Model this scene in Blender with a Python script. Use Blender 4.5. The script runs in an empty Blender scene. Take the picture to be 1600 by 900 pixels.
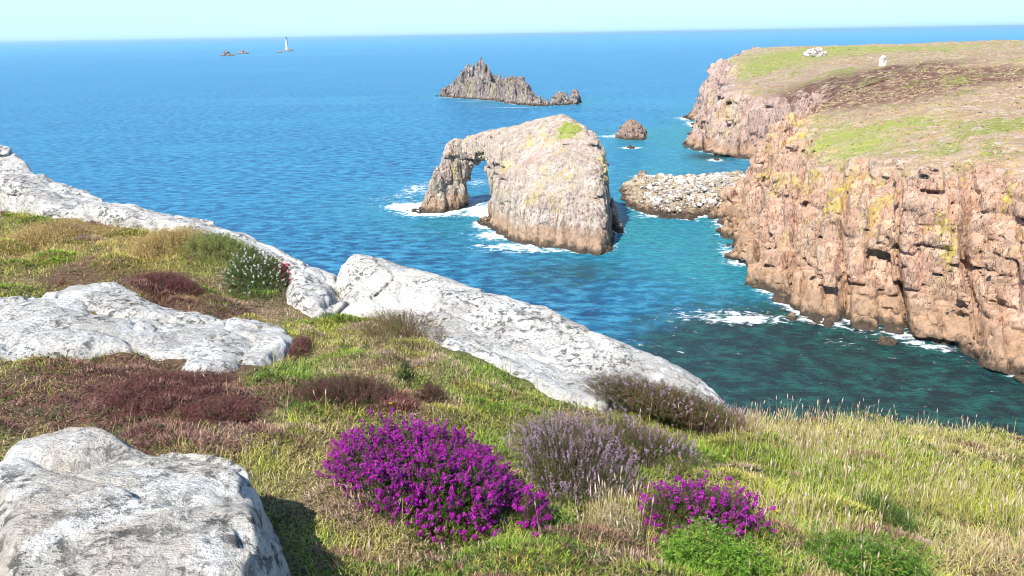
import bpy, math, random
import numpy as np
import time; T0 = time.time()
from mathutils import Matrix, Vector

# ------------------------------------------------------------------ camera, world, sun, exposure
S = bpy.context.scene
COL = S.collection
F_PX, PITCH, ROLL = 1170.0, math.radians(18.72), math.radians(0.95)
CAM = np.array([0.0, 0.0, 62.0])
_F = np.array([0, math.cos(PITCH), -math.sin(PITCH)])
_R0 = np.array([1.0, 0, 0]); _U0 = np.array([0, math.sin(PITCH), math.cos(PITCH)])
_R = math.cos(ROLL) * _R0 - math.sin(ROLL) * _U0
_U = math.cos(ROLL) * _U0 + math.sin(ROLL) * _R0
cd = bpy.data.cameras.new('camera'); cam = bpy.data.objects.new('camera', cd); COL.objects.link(cam)
cd.sensor_width = 36; cd.lens = 36 * F_PX / 1600; cd.clip_start = 0.05; cd.clip_end = 90000
M = Matrix.Identity(4)
for i in range(3):
    M[i][0] = _R[i]; M[i][1] = _U[i]; M[i][2] = -_F[i]; M[i][3] = CAM[i]
cam.matrix_world = M
S.camera = cam
S.view_settings.view_transform = 'Standard'; S.view_settings.look = 'None'
S.view_settings.gamma = 1; S.view_settings.use_curve_mapping = False
S.view_settings.exposure = 0.95
S.cycles.filter_width = 1.0

SUN_EL, SUN_AZ = math.radians(51), math.radians(217)     # azimuth clockwise from +Y (the view direction)
sd_ = np.array([math.sin(SUN_AZ) * math.cos(SUN_EL), math.cos(SUN_AZ) * math.cos(SUN_EL), math.sin(SUN_EL)])
W = bpy.data.worlds.new('World'); S.world = W; W.use_nodes = True
wn = W.node_tree; wn.nodes.clear()
sky = wn.nodes.new('ShaderNodeTexSky'); sky.sky_type = 'NISHITA'; sky.sun_disc = False
sky.sun_elevation = SUN_EL; sky.sun_rotation = SUN_AZ; sky.air_density = 1.0; sky.dust_density = 0.6; sky.ozone_density = 1.5
tint = wn.nodes.new('ShaderNodeMix'); tint.data_type = 'RGBA'; tint.blend_type = 'MULTIPLY'
tint.inputs[0].default_value = 1.0; tint.inputs[7].default_value = (0.74, 0.93, 1.16, 1)
bg = wn.nodes.new('ShaderNodeBackground'); bg.inputs[1].default_value = 0.105
wo = wn.nodes.new('ShaderNodeOutputWorld')
hz = wn.nodes.new('ShaderNodeMix'); hz.data_type = 'RGBA'; hz.inputs[7].default_value = (3.5, 5.3, 5.6, 1)
tcd = wn.nodes.new('ShaderNodeTexCoord'); sxy = wn.nodes.new('ShaderNodeSeparateXYZ'); mrg = wn.nodes.new('ShaderNodeMapRange')
wn.links.new(tcd.outputs['Generated'], sxy.inputs[0]); wn.links.new(sxy.outputs[2], mrg.inputs[0])
for i_, v_ in ((1, 0.0), (2, 0.22), (3, 0.9), (4, 0.0)): mrg.inputs[i_].default_value = v_
wn.links.new(mrg.outputs[0], hz.inputs[0]); wn.links.new(tint.outputs[2], hz.inputs[6])
wn.links.new(sky.outputs[0], tint.inputs[6]); wn.links.new(hz.outputs[2], bg.inputs[0]); wn.links.new(bg.outputs[0], wo.inputs[0])
ld = bpy.data.lights.new('sun', 'SUN'); ld.energy = 4.6; ld.angle = math.radians(0.5); ld.color = (1, 0.955, 0.88)
sun = bpy.data.objects.new('sun', ld); COL.objects.link(sun)
sun.rotation_euler = Vector(sd_).to_track_quat('Z', 'Y').to_euler()

# ------------------------------------------------------------------ geometry helpers
def ray(px, py):
    return _F + (px - 800) / F_PX * _R + (450 - py) / F_PX * _U
def at(px, py, Y):
    r = ray(px, py); return CAM + r * (Y / r[1])
def sea_at(px, py, z=0.0):
    r = ray(px, py); return CAM + r * ((z - CAM[2]) / r[2])
def project(P):
    d = np.asarray(P) - CAM
    w = d @ _F
    return 800 + F_PX * (d @ _R) / w, 450 - F_PX * (d @ _U) / w

def hsh(ix, iy, iz, seed):
    with np.errstate(over='ignore'):
        h = (ix.astype(np.int64).astype(np.uint32) * np.uint32(374761393) + iy.astype(np.int64).astype(np.uint32) * np.uint32(668265263)
             + iz.astype(np.int64).astype(np.uint32) * np.uint32(2246822519) + np.uint32((seed * 3266489917) & 0xffffffff))
        h = (h ^ (h >> np.uint32(13))) * np.uint32(1274126177)
        h = (h ^ (h >> np.uint32(16))) * np.uint32(2654435761)
        h = h ^ (h >> np.uint32(15))
    return h.astype(np.float64) / 4294967295.0
def vnoise(p, seed=0):
    i = np.floor(p); f = p - i; f = f * f * (3 - 2 * f)
    r = 0
    for a in (0, 1):
        wx = f[:, 0] if a else 1 - f[:, 0]
        for b in (0, 1):
            wy = f[:, 1] if b else 1 - f[:, 1]
            for c in (0, 1):
                wz = f[:, 2] if c else 1 - f[:, 2]
                r = r + wx * wy * wz * hsh(i[:, 0] + a, i[:, 1] + b, i[:, 2] + c, seed)
    return r * 2 - 1
def fbm(p, seed=0, oct=4, gain=.5):
    r = 0; a = 1; t = 0
    for k in range(oct):
        r = r + a * vnoise(p * (2.03 ** k) + 17.3 * k, seed + k); t += a; a *= gain
    return r / t
def fbm2(x, y, s, seed=0, oct=4):
    x = np.asarray(x, float); sh = x.shape
    p = np.stack([x.ravel() / s, np.asarray(y, float).ravel() / s, np.zeros(x.size) + .37], 1)
    return fbm(p, seed, oct).reshape(sh)
def voro(p, seed=0):
    i = np.floor(p); f1 = np.full(len(p), 9.0); f2 = f1.copy(); cid = np.zeros(len(p))
    for a in (-1, 0, 1):
        for b in (-1, 0, 1):
            for c in (-1, 0, 1):
                x, y, z = i[:, 0] + a, i[:, 1] + b, i[:, 2] + c
                d = np.sqrt((x + hsh(x, y, z, seed) - p[:, 0]) ** 2 + (y + hsh(x, y, z, seed + 1) - p[:, 1]) ** 2
                            + (z + hsh(x, y, z, seed + 2) - p[:, 2]) ** 2)
                m = d < f1
                f2 = np.where(m, f1, np.minimum(f2, d)); cid = np.where(m, hsh(x, y, z, seed + 3), cid); f1 = np.where(m, d, f1)
    return f1, f2, cid

def bil(xs, ys, G_, x, y):
    i = np.clip(np.searchsorted(xs, x) - 1, 0, len(xs) - 2); j = np.clip(np.searchsorted(ys, y) - 1, 0, len(ys) - 2)
    u = np.clip((x - xs[i]) / (xs[i + 1] - xs[i]), 0, 1); v = np.clip((y - ys[j]) / (ys[j + 1] - ys[j]), 0, 1)
    return G_[i, j] * (1 - u) * (1 - v) + G_[i + 1, j] * u * (1 - v) + G_[i, j + 1] * (1 - u) * v + G_[i + 1, j + 1] * u * v
def joints(q, seed=0, vert=False):
    """rectangular granite jointing: random id per block and distance to the nearest joint"""
    iz = np.floor(q[:, 2]); o = 0 * iz
    a = q[:, 0] + hsh(iz, o, o, seed) * .8; b = q[:, 1] + hsh(iz, o, o, seed + 1) * .8
    ix = np.floor(a); iy = np.floor(b); fz = q[:, 2] + .5 * hsh(ix, iy, o, seed + 2); iz2 = np.floor(fz)
    if vert: return .5 - np.maximum(np.abs(a - ix - .5), np.abs(b - iy - .5)), hsh(ix, iy, iz2 * 0, seed + 3)
    e = .5 - np.maximum(np.maximum(np.abs(a - ix - .5), np.abs(b - iy - .5)), np.abs(fz - iz2 - .5))
    return e, hsh(ix, iy, iz2, seed + 3)
class TPS:
    def __init__(s, pts, reg=1e-3):
        P = np.array(pts, float); s.c = P[:, :2].mean(0); s.k = np.abs(P[:, :2] - s.c).max()
        s.p = (P[:, :2] - s.c) / s.k; n = len(P)
        K = s.phi(s.p, s.p) + reg * np.eye(n); Q = np.hstack([np.ones((n, 1)), s.p])
        A = np.block([[K, Q], [Q.T, np.zeros((3, 3))]])
        s.w = np.linalg.solve(A, np.concatenate([P[:, 2], np.zeros(3)]))
        s.lo = s.p.min(0) - .15; s.hi = s.p.max(0) + .15
    def phi(s, a, b):
        r = np.sqrt(((a[:, None] - b[None]) ** 2).sum(2)) + 1e-9
        return r * r * np.log(r)
    def __call__(s, x, y):
        x = np.asarray(x, float); sh = x.shape
        q = (np.stack([x.ravel(), np.asarray(y, float).ravel()], 1) - s.c) / s.k
        q = np.clip(q, s.lo, s.hi)
        out = np.empty(len(q))
        for i in range(0, len(q), 60000):
            b = q[i:i + 60000]
            out[i:i + 60000] = s.phi(b, s.p) @ s.w[:-3] + s.w[-3] + b @ s.w[-2:]
        return out.reshape(sh)

def poly_sd(poly, x, y):
    """signed distance, positive inside"""
    P = np.array(poly, float)[:, :2]; x = np.asarray(x, float); y = np.asarray(y, float)
    best = np.full(x.shape, 1e18); ins = np.zeros(x.shape, bool); n = len(P)
    for i in range(n):
        a, b = P[i], P[(i + 1) % n]; e = b - a; L = e @ e + 1e-12
        t = np.clip(((x - a[0]) * e[0] + (y - a[1]) * e[1]) / L, 0, 1)
        best = np.minimum(best, (x - a[0] - t * e[0]) ** 2 + (y - a[1] - t * e[1]) ** 2)
        c = ((a[1] > y) != (b[1] > y))
        if abs(e[1]) > 1e-12: ins ^= c & (x < e[0] * (y - a[1]) / e[1] + a[0])
    d = np.sqrt(best); return np.where(ins, d, -d)

def surface_nets(f, o, h):
    s = f < 0
    nx, ny, nz = f.shape
    cnt = np.zeros((nx - 1, ny - 1, nz - 1), np.int8)
    for a in (0, 1):
        for b in (0, 1):
            for c in (0, 1):
                cnt += s[a:nx - 1 + a, b:ny - 1 + b, c:nz - 1 + c]
    act = (cnt > 0) & (cnt < 8)
    idx = np.full(act.shape, -1, np.int64); I = np.argwhere(act); idx[act] = np.arange(len(I))
    acc = np.zeros((len(I), 3)); n = np.zeros(len(I))
    for ax in range(3):
        oth = [k for k in range(3) if k != ax]
        for u in (0, 1):
            for v in (0, 1):
                A = I.copy(); A[:, oth[0]] += u; A[:, oth[1]] += v; B = A.copy(); B[:, ax] += 1
                fa = f[A[:, 0], A[:, 1], A[:, 2]]; fb = f[B[:, 0], B[:, 1], B[:, 2]]
                m = (fa < 0) != (fb < 0)
                t = np.where(m, fa / np.where(m, fa - fb, 1), 0)
                Q = A.astype(float); Q[:, ax] += t
                acc[m] += Q[m]; n[m] += 1
    V = acc / n[:, None] * h + np.array(o)
    Fs = []
    for ax in range(3):
        oth = [k for k in range(3) if k != ax]
        sl0 = [slice(1, -1)] * 3; sl1 = [slice(1, -1)] * 3
        sl0[ax] = slice(0, -1); sl1[ax] = slice(1, None)
        a = s[tuple(sl0)]; b = s[tuple(sl1)]
        for sign in (0, 1):
            E = np.argwhere(a & ~b if sign == 0 else ~a & b)
            if not len(E): continue
            g = E.copy(); g[:, oth[0]] += 1; g[:, oth[1]] += 1
            def ce(u, v):
                c = g.copy(); c[:, oth[0]] -= u; c[:, oth[1]] -= v
                return idx[c[:, 0], c[:, 1], c[:, 2]]
            q = np.stack([ce(1, 1), ce(0, 1), ce(0, 0), ce(1, 0)], 1)
            if (sign == 0) == (ax == 1): q = q[:, ::-1]
            Fs.append(q)
    Fq = np.concatenate(Fs); Fq = Fq[(Fq >= 0).all(1)]
    return V, Fq

def drop_floaters(V, Q, zmin):
    lab = np.arange(len(V))
    for it in range(200):
        m = lab[Q].min(1); new = lab.copy()
        for k in range(4): np.minimum.at(new, Q[:, k], m)
        new = new[new]; new = new[new]
        if (new == lab).all(): break
        lab = new
    u, inv, cnt = np.unique(lab, return_inverse=True, return_counts=True)
    lo = np.full(len(u), 1e9); np.minimum.at(lo, inv, V[:, 2])
    bad = (cnt < cnt.max() * .3) & ((lo > zmin) | (cnt < 60))
    keep = ~bad[inv]; re = np.cumsum(keep) - 1
    Q = Q[keep[Q].all(1)]; return V[keep], re[Q]
def mk_mesh(name, V, faces, mat, smooth=True, attrs=None, parent=None, col=None):
    """faces: list of (n,k) int arrays"""
    me = bpy.data.meshes.new(name)
    V = np.asarray(V, np.float32)
    faces = [np.asarray(q, np.int32) for q in (faces if isinstance(faces, list) else [faces]) if len(q)]
    nl = sum(q.size for q in faces); nf = sum(len(q) for q in faces)
    me.vertices.add(len(V)); me.vertices.foreach_set('co', V.ravel())
    me.loops.add(nl); me.loops.foreach_set('vertex_index', np.concatenate([q.ravel() for q in faces]))
    me.polygons.add(nf)
    sizes = np.concatenate([np.full(len(q), q.shape[1], np.int32) for q in faces])
    st = np.zeros(nf, np.int32); st[1:] = np.cumsum(sizes)[:-1]
    me.polygons.foreach_set('loop_start', st)
    me.update(calc_edges=True)
    me.polygons.foreach_set('use_smooth', np.full(nf, smooth, bool))
    for k, v in (attrs or {}).items():
        a = me.attributes.new(k, 'FLOAT', 'POINT'); a.data.foreach_set('value', np.asarray(v, np.float32))
    if col is not None:
        c = np.ones((len(V), 4), np.float32); c[:, :3] = np.clip(col, 0, 1)
        a = me.attributes.new('Col', 'FLOAT_COLOR', 'POINT'); a.data.foreach_set('color', c.ravel())
    if mat: me.materials.append(mat)
    ob = bpy.data.objects.new(name, me); COL.objects.link(ob)
    if parent: ob.parent = parent
    return ob
def tag(o, label=None, cat=None, group=None, kind=None):
    if label: o['label'] = label
    if cat: o['category'] = cat
    if group: o['group'] = group
    if kind: o['kind'] = kind
    return o
def empty(name, loc):
    o = bpy.data.objects.new(name, None); o.location = [float(v) for v in loc]; COL.objects.link(o); o.empty_display_size = .1
    return o
def child(name, V, faces, mat, root, **k):
    return mk_mesh(name, np.asarray(V) - np.array(root.location), faces, mat, parent=root, **k)

# ------------------------------------------------------------------ material helpers
class Mt:
    def __init__(s, name):
        s.m = bpy.data.materials.new(name); s.m.use_nodes = True; s.t = s.m.node_tree; s.t.nodes.clear()
        s.out = s.t.nodes.new('ShaderNodeOutputMaterial'); s.b = s.t.nodes.new('ShaderNodeBsdfPrincipled')
        s.t.links.new(s.b.outputs[0], s.out.inputs[0])
        s.geo = s.t.nodes.new('ShaderNodeNewGeometry')
    def put(s, sock, v):
        if isinstance(v, bpy.types.NodeSocket): s.t.links.new(v, sock)
        elif isinstance(v, (tuple, list)):
            sock.default_value = tuple(v) + (1,) if (len(v) == 3 and len(sock.default_value) == 4) else tuple(v)
        else: sock.default_value = v
    def pos(s, sc=(1, 1, 1), rot=(0, 0, 0)):
        n = s.t.nodes.new('ShaderNodeMapping'); n.inputs['Scale'].default_value = sc; n.inputs['Rotation'].default_value = rot
        s.t.links.new(s.geo.outputs['Position'], n.inputs[0]); return n.outputs[0]
    def noise(s, vec, scale=1, detail=4, rough=.55, dist=0):
        n = s.t.nodes.new('ShaderNodeTexNoise'); s.put(n.inputs['Vector'], vec)
        n.inputs['Scale'].default_value = scale; n.inputs['Detail'].default_value = detail
        n.inputs['Roughness'].default_value = rough; n.inputs['Distortion'].default_value = dist
        return n.outputs[0]
    def voro(s, vec, scale=1, feat='DISTANCE_TO_EDGE', rnd=1):
        n = s.t.nodes.new('ShaderNodeTexVoronoi'); s.put(n.inputs['Vector'], vec); n.feature = feat
        n.inputs['Scale'].default_value = scale; n.inputs['Randomness'].default_value = rnd
        return n.outputs['Color'] if feat == 'COLOR' else n.outputs[0]
    def vcell(s, vec, scale=1):
        n = s.t.nodes.new('ShaderNodeTexVoronoi'); s.put(n.inputs['Vector'], vec)
        n.inputs['Scale'].default_value = scale; return n.outputs['Color'], n.outputs[0]
    def math(s, op, a, b=0.0, clamp=False):
        n = s.t.nodes.new('ShaderNodeMath'); n.operation = op; n.use_clamp = clamp
        s.put(n.inputs[0], a); s.put(n.inputs[1], b); return n.outputs[0]
    def rng(s, v, a, b, c=0.0, d=1.0):
        n = s.t.nodes.new('ShaderNodeMapRange'); s.put(n.inputs[0], v)
        for i, q in enumerate((a, b, c, d)): n.inputs[i + 1].default_value = q
        return n.outputs[0]
    def mix(s, f, a, b, mode='MIX'):
        n = s.t.nodes.new('ShaderNodeMix'); n.data_type = 'RGBA'; n.blend_type = mode
        s.put(n.inputs[0], f); s.put(n.inputs[6], a); s.put(n.inputs[7], b); return n.outputs[2]
    def ramp(s, f, stops):
        n = s.t.nodes.new('ShaderNodeValToRGB'); s.put(n.inputs[0], f); r = n.color_ramp
        while len(r.elements) < len(stops): r.elements.new(.5)
        for e, (p, c) in zip(r.elements, stops): e.position = p; e.color = tuple(c) + (1,)
        return n.outputs[0]
    def attr(s, name, out=2):
        n = s.t.nodes.new('ShaderNodeAttribute'); n.attribute_name = name; return n.outputs[out]
    def nodepos(s, k):
        n = s.t.nodes.new('ShaderNodeSeparateXYZ'); s.t.links.new(s.geo.outputs['Position'], n.inputs[0]); return n.outputs[k]
    def z(s):
        n = s.t.nodes.new('ShaderNodeSeparateXYZ'); s.t.links.new(s.geo.outputs['Position'], n.inputs[0]); return n.outputs[2]
    def nz(s):
        n = s.t.nodes.new('ShaderNodeSeparateXYZ'); s.t.links.new(s.geo.outputs['Normal'], n.inputs[0]); return n.outputs[2]
    def bump(s, h, strength=1, dist=.1, prev=None):
        n = s.t.nodes.new('ShaderNodeBump'); s.put(n.inputs['Height'], h)
        n.inputs['Strength'].default_value = strength; n.inputs['Distance'].default_value = dist
        if prev is not None: s.t.links.new(prev, n.inputs['Normal'])
        return n.outputs[0]
    def done(s, col, rough=.9, spec=.2, normal=None):
        s.put(s.b.inputs['Base Color'], col); s.put(s.b.inputs['Roughness'], rough)
        s.b.inputs['Specular IOR Level'].default_value = spec
        if normal is not None: s.t.links.new(normal, s.b.inputs['Normal'])
        return s.m

def sea_rock_mat(name, a, b, c, sc=1.0, ochre=6.0, lichen=.5, heath=False, bumpd=.5, zone=None, dark=(.045, .038, .034)):
    """weathered granite: a/b body colours, c pale streaks; ochre band low down, wet dark foot"""
    m = Mt(name); P = m.pos(); z = m.z(); nz = m.nz()
    n1 = m.noise(P, .07 / sc, 5); n2 = m.noise(P, .45 / sc, 5, .65); st = m.noise(m.pos((1, 1, .16)), .5 / sc, 5, .65)
    col = m.mix(m.rng(n1, .38, .62), a, b)
    col = m.mix(m.rng(st, .42, .66, 0, .9), col, c)
    cells, cd_ = m.vcell(m.pos((1, 1, .55), (.1, .15, .4)), .28 / sc)
    sx = m.t.nodes.new('ShaderNodeSeparateColor'); m.t.links.new(cells, sx.inputs[0])
    col = m.mix(1, col, m.rng(sx.outputs[0], 0, 1, .85, 1.2), 'MULTIPLY'); col = m.mix(m.rng(sx.outputs[1], .6, 1, 0, .35), col, c)
    dk = m.rng(m.noise(m.pos((1, 1, .3), (.12, .1, 0)), .8 / sc, 6, .7), .34, .44, 1, 0)
    col = m.mix(m.math('MULTIPLY', dk, .7), col, dark)
    cr = m.rng(m.noise(m.pos((1, 1, .22), (.18, -.12, 0)), 1.5 / sc, 3, .5), .474, .496); cr2 = m.rng(m.noise(m.pos((1, 1, .22), (.18, -.12, 0)), 1.5 / sc, 3, .5), .504, .526, 1, 0)
    crk = m.math('MULTIPLY', m.math('MULTIPLY', cr, cr2), m.rng(n2, .38, .5))
    sk = m.rng(m.noise(m.pos((1, 1, .10), (.2, .12, .3)), .75 / sc, 5, .7), *((.28, .38) if zone is None else (.38, .49)), .75, 0)
    if zone: sk = m.math('MULTIPLY', sk, m.rng(m.math('ADD', z, m.rng(n1, .3, .7, -4, 4)), zone[0], zone[1], 0, 1))
    col = m.mix(sk, col, dark)
    col = m.mix(m.math('MULTIPLY', crk, .95), col, (.05, .042, .038))
    li = m.math('MULTIPLY', m.rng(m.noise(m.pos((1, 1, .45)), .14 / sc, 5, .6), .53, .62), m.rng(m.noise(P, 1.1 / sc, 3), .4, .6))
    li = m.math('MULTIPLY', li, m.rng(z, ochre, ochre * 1.8))
    col = m.mix(m.math('MULTIPLY', li, lichen), col, (.54, .44, .08))
    zz = m.math('ADD', z, m.rng(n2, .2, .8, ochre * .6, -ochre * .6))
    oc = m.mix(m.rng(n2, .35, .65), (.48, .31, .18), (.32, .20, .13))
    col = m.mix(m.rng(zz, ochre * .7, ochre * 1.15, .85, 0), col, oc)
    col = m.mix(m.rng(m.math('ADD', z, m.rng(n2, .3, .7, 1.0, -1.0)), .9, 2.6, .9, 0), col, (.05, .04, .03))
    if heath:
        h = m.attr('heath'); hn = m.noise(P, .035, 6, .62); h2 = m.noise(P, .22, 5, .7); h3 = m.noise(P, 1.3, 4, .7)
        hc = m.ramp(hn, [(.38, (.30, .31, .08)), (.45, (.48, .34, .20)), (.52, (.40, .27, .16)), (.59, (.50, .37, .24)), (.65, (.28, .28, .08))])
        hc = m.mix(m.rng(h2, .5, .62), hc, (.54, .40, .31)); hc = m.mix(m.rng(h3, .47, .6, 0, .4), hc, (.13, .11, .05)); hc = m.mix(m.rng(m.noise(m.pos((1, 1, 1), (.2, .1, 0)), .5, 4, .7), .58, .64, 0, .8), hc, (.50, .45, .40))
        g = m.attr('green'); hc = m.mix(m.math('MULTIPLY', g, m.rng(m.noise(P, .45, 5, .75), .38, .5)), hc, (.30, .34, .07))
        br = m.attr('brown'); hc = m.mix(m.math('MULTIPLY', br, m.rng(h2, .35, .55)), hc, (.15, .08, .055))
        hm = m.rng(m.math('ADD', h, m.rng(h2, .3, .7, -.45, .45)), .4, .6)
        col = m.mix(hm, col, hc)
    bh = m.math('ADD', m.math('MULTIPLY', m.noise(m.pos((1, 1, .5), (.1, .1, .3)), .55 / sc, 9, .68), 1.0),
                m.math('MULTIPLY', m.noise(m.pos((1, 1, .18), (.22, .1, .3)), .9 / sc, 6, .7), .9))
    if heath: bh = m.math('ADD', bh, m.math('MULTIPLY', m.math('MULTIPLY', m.noise(P, 1.1, 6, .75), h), .5))
    nr = m.bump(bh, 1, bumpd * 3.8 * sc)
    return m.done(col, .92, .15, nr)

def lichen_mat(name, pale, mid, tintc, sc=1.0, white=(.71, .695, .645)):
    """foreground granite crusted with pale lichen, dark speckles"""
    m = Mt(name); P = m.pos()
    big = m.noise(P, 1.3 * sc, 5, .6); med = m.noise(P, 6 * sc, 6, .65); fin = m.noise(P, 45 * sc, 5, .7)
    col = m.mix(m.rng(big, .36, .6), mid, pale)
    col = m.mix(m.rng(med, .50, .66, 0, .8), col, tintc)
    w = m.rng(m.noise(m.pos((1, 1, 1), (.3, .2, .7)), 3.2 * sc, 7, .66), .52, .58)
    col = m.mix(m.math('MULTIPLY', w, .85), col, white)
    yl = m.math('MULTIPLY', m.rng(m.noise(P, 2.6 * sc, 4), .58, .68), m.rng(fin, .4, .6))
    col = m.mix(m.math('MULTIPLY', yl, .5), col, (.42, .37, .20))
    d = m.math('MULTIPLY', m.rng(m.noise(m.pos((1, 1.0, 1.4)), 17 * sc, 6, .72), .53, .59), m.rng(m.noise(P, 2.1 * sc, 3), .40, .54))
    col = m.mix(m.math('MULTIPLY', d, .85), col, (.085, .08, .075))
    sp = m.rng(m.noise(P, 90 * sc, 3, .6), .60, .68)
    col = m.mix(m.math('MULTIPLY', sp, .6), col, (.13, .12, .115))
    s2 = m.math('MULTIPLY', m.rng(m.noise(m.pos((1, 1, 1.5), (0, .2, .4)), 42 * sc, 4, .75), .53, .59), m.rng(m.noise(P, 3.7 * sc, 4, .6), .42, .60, .05, 1))
    col = m.mix(m.math('MULTIPLY', s2, .75), col, (.12, .115, .10))
    g = m.rng(fin, .3, .7, .8, 1.15)
    col = m.mix(1, col, g, 'MULTIPLY')
    h = m.math('ADD', m.math('MULTIPLY', m.noise(P, 14 * sc, 9, .7), 1.0), m.math('MULTIPLY', fin, .35))
    h = m.math('SUBTRACT', h, m.math('MULTIPLY', d, .15))
    return m.done(col, .95, .12, m.bump(h, 1, .05 / sc))

def leaf_mat(name, trans=.3, rough=.6):
    m = Mt(name); a = m.attr('Col', 0)
    v = m.noise(m.pos(), 60, 2); col = m.mix(1, a, m.rng(v, .3, .7, .75, 1.25), 'MULTIPLY')
    m.done(col, rough, .2)
    t = m.t.nodes.new('ShaderNodeBsdfTranslucent'); m.t.links.new(col, t.inputs[0])
    x = m.t.nodes.new('ShaderNodeMixShader'); x.inputs[0].default_value = trans
    m.t.links.new(m.b.outputs[0], x.inputs[1]); m.t.links.new(t.outputs[0], x.inputs[2]); m.t.links.new(x.outputs[0], m.out.inputs[0])
    return m.m
LEAF = leaf_mat('plant_leaf')
PETAL = leaf_mat('petal', .35, .5)
STEM = leaf_mat('woody_stem', .05, .8)

# ------------------------------------------------------------------ rock generator
COAST = []     # outlines of everything that stands in the water, for depth and foam
def rock(name, outline, top, h, lean=.25, zlo=-3, blocks=(3.5, 7), amp=1.0, crack=.8, rough=.6, base=(3, 3), warp=0, big=None, mat=None,
         seed=1, tunnel=None, clip=None, attrs=None, origin=None, ztop=None, extra=None, small=True, coast=True, flatz=None, shear=0.0, rotz=.5, flute=0.0, kround=None, wavy=.55, grow=0.0):
    O = np.array(outline, float)
    T = top if callable(top) else TPS(top)
    x0, y0 = O[:, :2].min(0) - 3 * h - amp; x1, y1 = O[:, :2].max(0) + 3 * h + amp
    if clip: x0, x1 = max(x0, clip[0]), min(x1, clip[1]); y0, y1 = max(y0, clip[2]), min(y1, clip[3])
    xs = np.arange(x0, x1, h); ys = np.arange(y0, y1, h)
    X, Y = np.meshgrid(xs, ys, indexing='ij')
    D = poly_sd(O, X, Y) + grow
    if warp: D = D + warp * fbm2(X, Y, warp * 3.2, seed + 50, 4) * np.clip(1.3 - np.abs(D) / (warp * 8), .35, 1)
    TT = T(X, Y)
    if ztop is None: ztop = float(TT[D > 0].max()) + amp + 4 * h
    zs = np.arange(zlo, ztop, h)
    off = lean * (zs - zlo * 0) + base[0] * (1 - np.exp(-np.clip(zs - (flatz or 0), -2, None) / base[1]))
    wall = (off[None, None] - D[..., None]) / math.sqrt(1 + lean * lean)
    topf = (zs[None, None] - TT[..., None]) * .85
    k = kround or 2.5 * h
    hh = np.clip(.5 + .5 * (topf - wall) / k, 0, 1)
    f = wall * (1 - hh) + topf * hh + k * hh * (1 - hh)          # smooth max
    del hh
    if tunnel is not None: f = np.maximum(f, tunnel(X[..., None], Y[..., None], zs[None, None]))
    dmin = amp * .95 + rough * .8 + flute * .6 + (big[2] * .6 if big else 0); dmax = dmin + crack * 1.3 + (big[3] if big else 0)
    ex2 = extra(D, TT) if (extra is not None) else np.ones_like(D)
    mk = (f > -(dmax + h) * ex2[..., None] - .5 * h) & (f < (dmin + h) * ex2[..., None] + .5 * h)
    I = np.argwhere(mk)
    P = np.stack([xs[I[:, 0]], ys[I[:, 1]], zs[I[:, 2]]], 1)
    q = P.copy(); q[:, 0] += P[:, 2] * shear
    ca, sa = math.cos(rotz), math.sin(rotz); q = np.stack([q[:, 0] * ca - q[:, 1] * sa, q[:, 0] * sa + q[:, 1] * ca, q[:, 2]], 1)
    wv = np.stack([vnoise(P / (blocks[0] * 3.1), seed + 9), vnoise(P / (blocks[0] * 2.3) + 9, seed + 10), vnoise(P / (blocks[0] * 2.7) + 5, seed + 11)], 1)
    q = q + wv * blocks[0] * wavy
    e, cid = joints(q / np.array([blocks[0], blocks[0], blocks[1]]), seed)
    d = amp * (cid - .5) * 1.5 + crack * np.exp(-e / .07)
    fb = fbm(P / (blocks[0] * 1.1), seed + 20, 4, .6)
    d = d + rough * fb * 1.5
    if flute:
        fl = np.stack([q[:, 0] / 2.4, q[:, 1] / 2.4, q[:, 2] / 16], 1) / (blocks[0] / 3)
        d = d + flute * (vnoise(fl + wv * .4, seed + 61) + .5 * np.abs(vnoise(fl * 2.1, seed + 62)))
    if small:
        e, cid = joints(q / np.array([blocks[0], blocks[0] * .8, blocks[1]]) * 2.6 + 5, seed + 31)
        d = d + .45 * amp * (cid - .5) + .42 * crack * np.exp(-e / .10)
    if big is not None:
        e, cid = joints((q + wv[:, ::-1] * big[0] * .15) / np.array([big[0], big[0] * .8, big[1]]), seed + 77, True)
        d = d + big[2] * (cid - .5) * 1.2 + big[3] * np.exp(-(e / .055) ** 1.5)
    d = d * ex2[I[:, 0], I[:, 1]]
    f[mk] += d
    # keep a closed box
    if not clip:
        f[0] = np.maximum(f[0], h); f[-1] = np.maximum(f[-1], h); f[:, 0] = np.maximum(f[:, 0], h); f[:, -1] = np.maximum(f[:, -1], h)
    f[:, :, 0] = np.maximum(f[:, :, 0], h * .5); f[:, :, -1] = np.maximum(f[:, :, -1], h)
    V, Fq = surface_nets(f, (xs[0], ys[0], zs[0]), h); V, Fq = drop_floaters(V, Fq, zlo + 1.5)
    at_ = attrs(V, lambda G_: bil(xs, ys, G_, V[:, 0], V[:, 1]), D, TT) if attrs else None
    ob = mk_mesh(name, V, Fq, mat, False, at_)
    if coast: COAST.append((O[:, :2], grow))
    print('rock', name, f.shape, len(V), len(I), time.time()-T0)
    return ob
def W2(pts):   # waterline outline from picture points lying on the sea
    return [sea_at(a, b)[:2] for a, b in pts]

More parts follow.
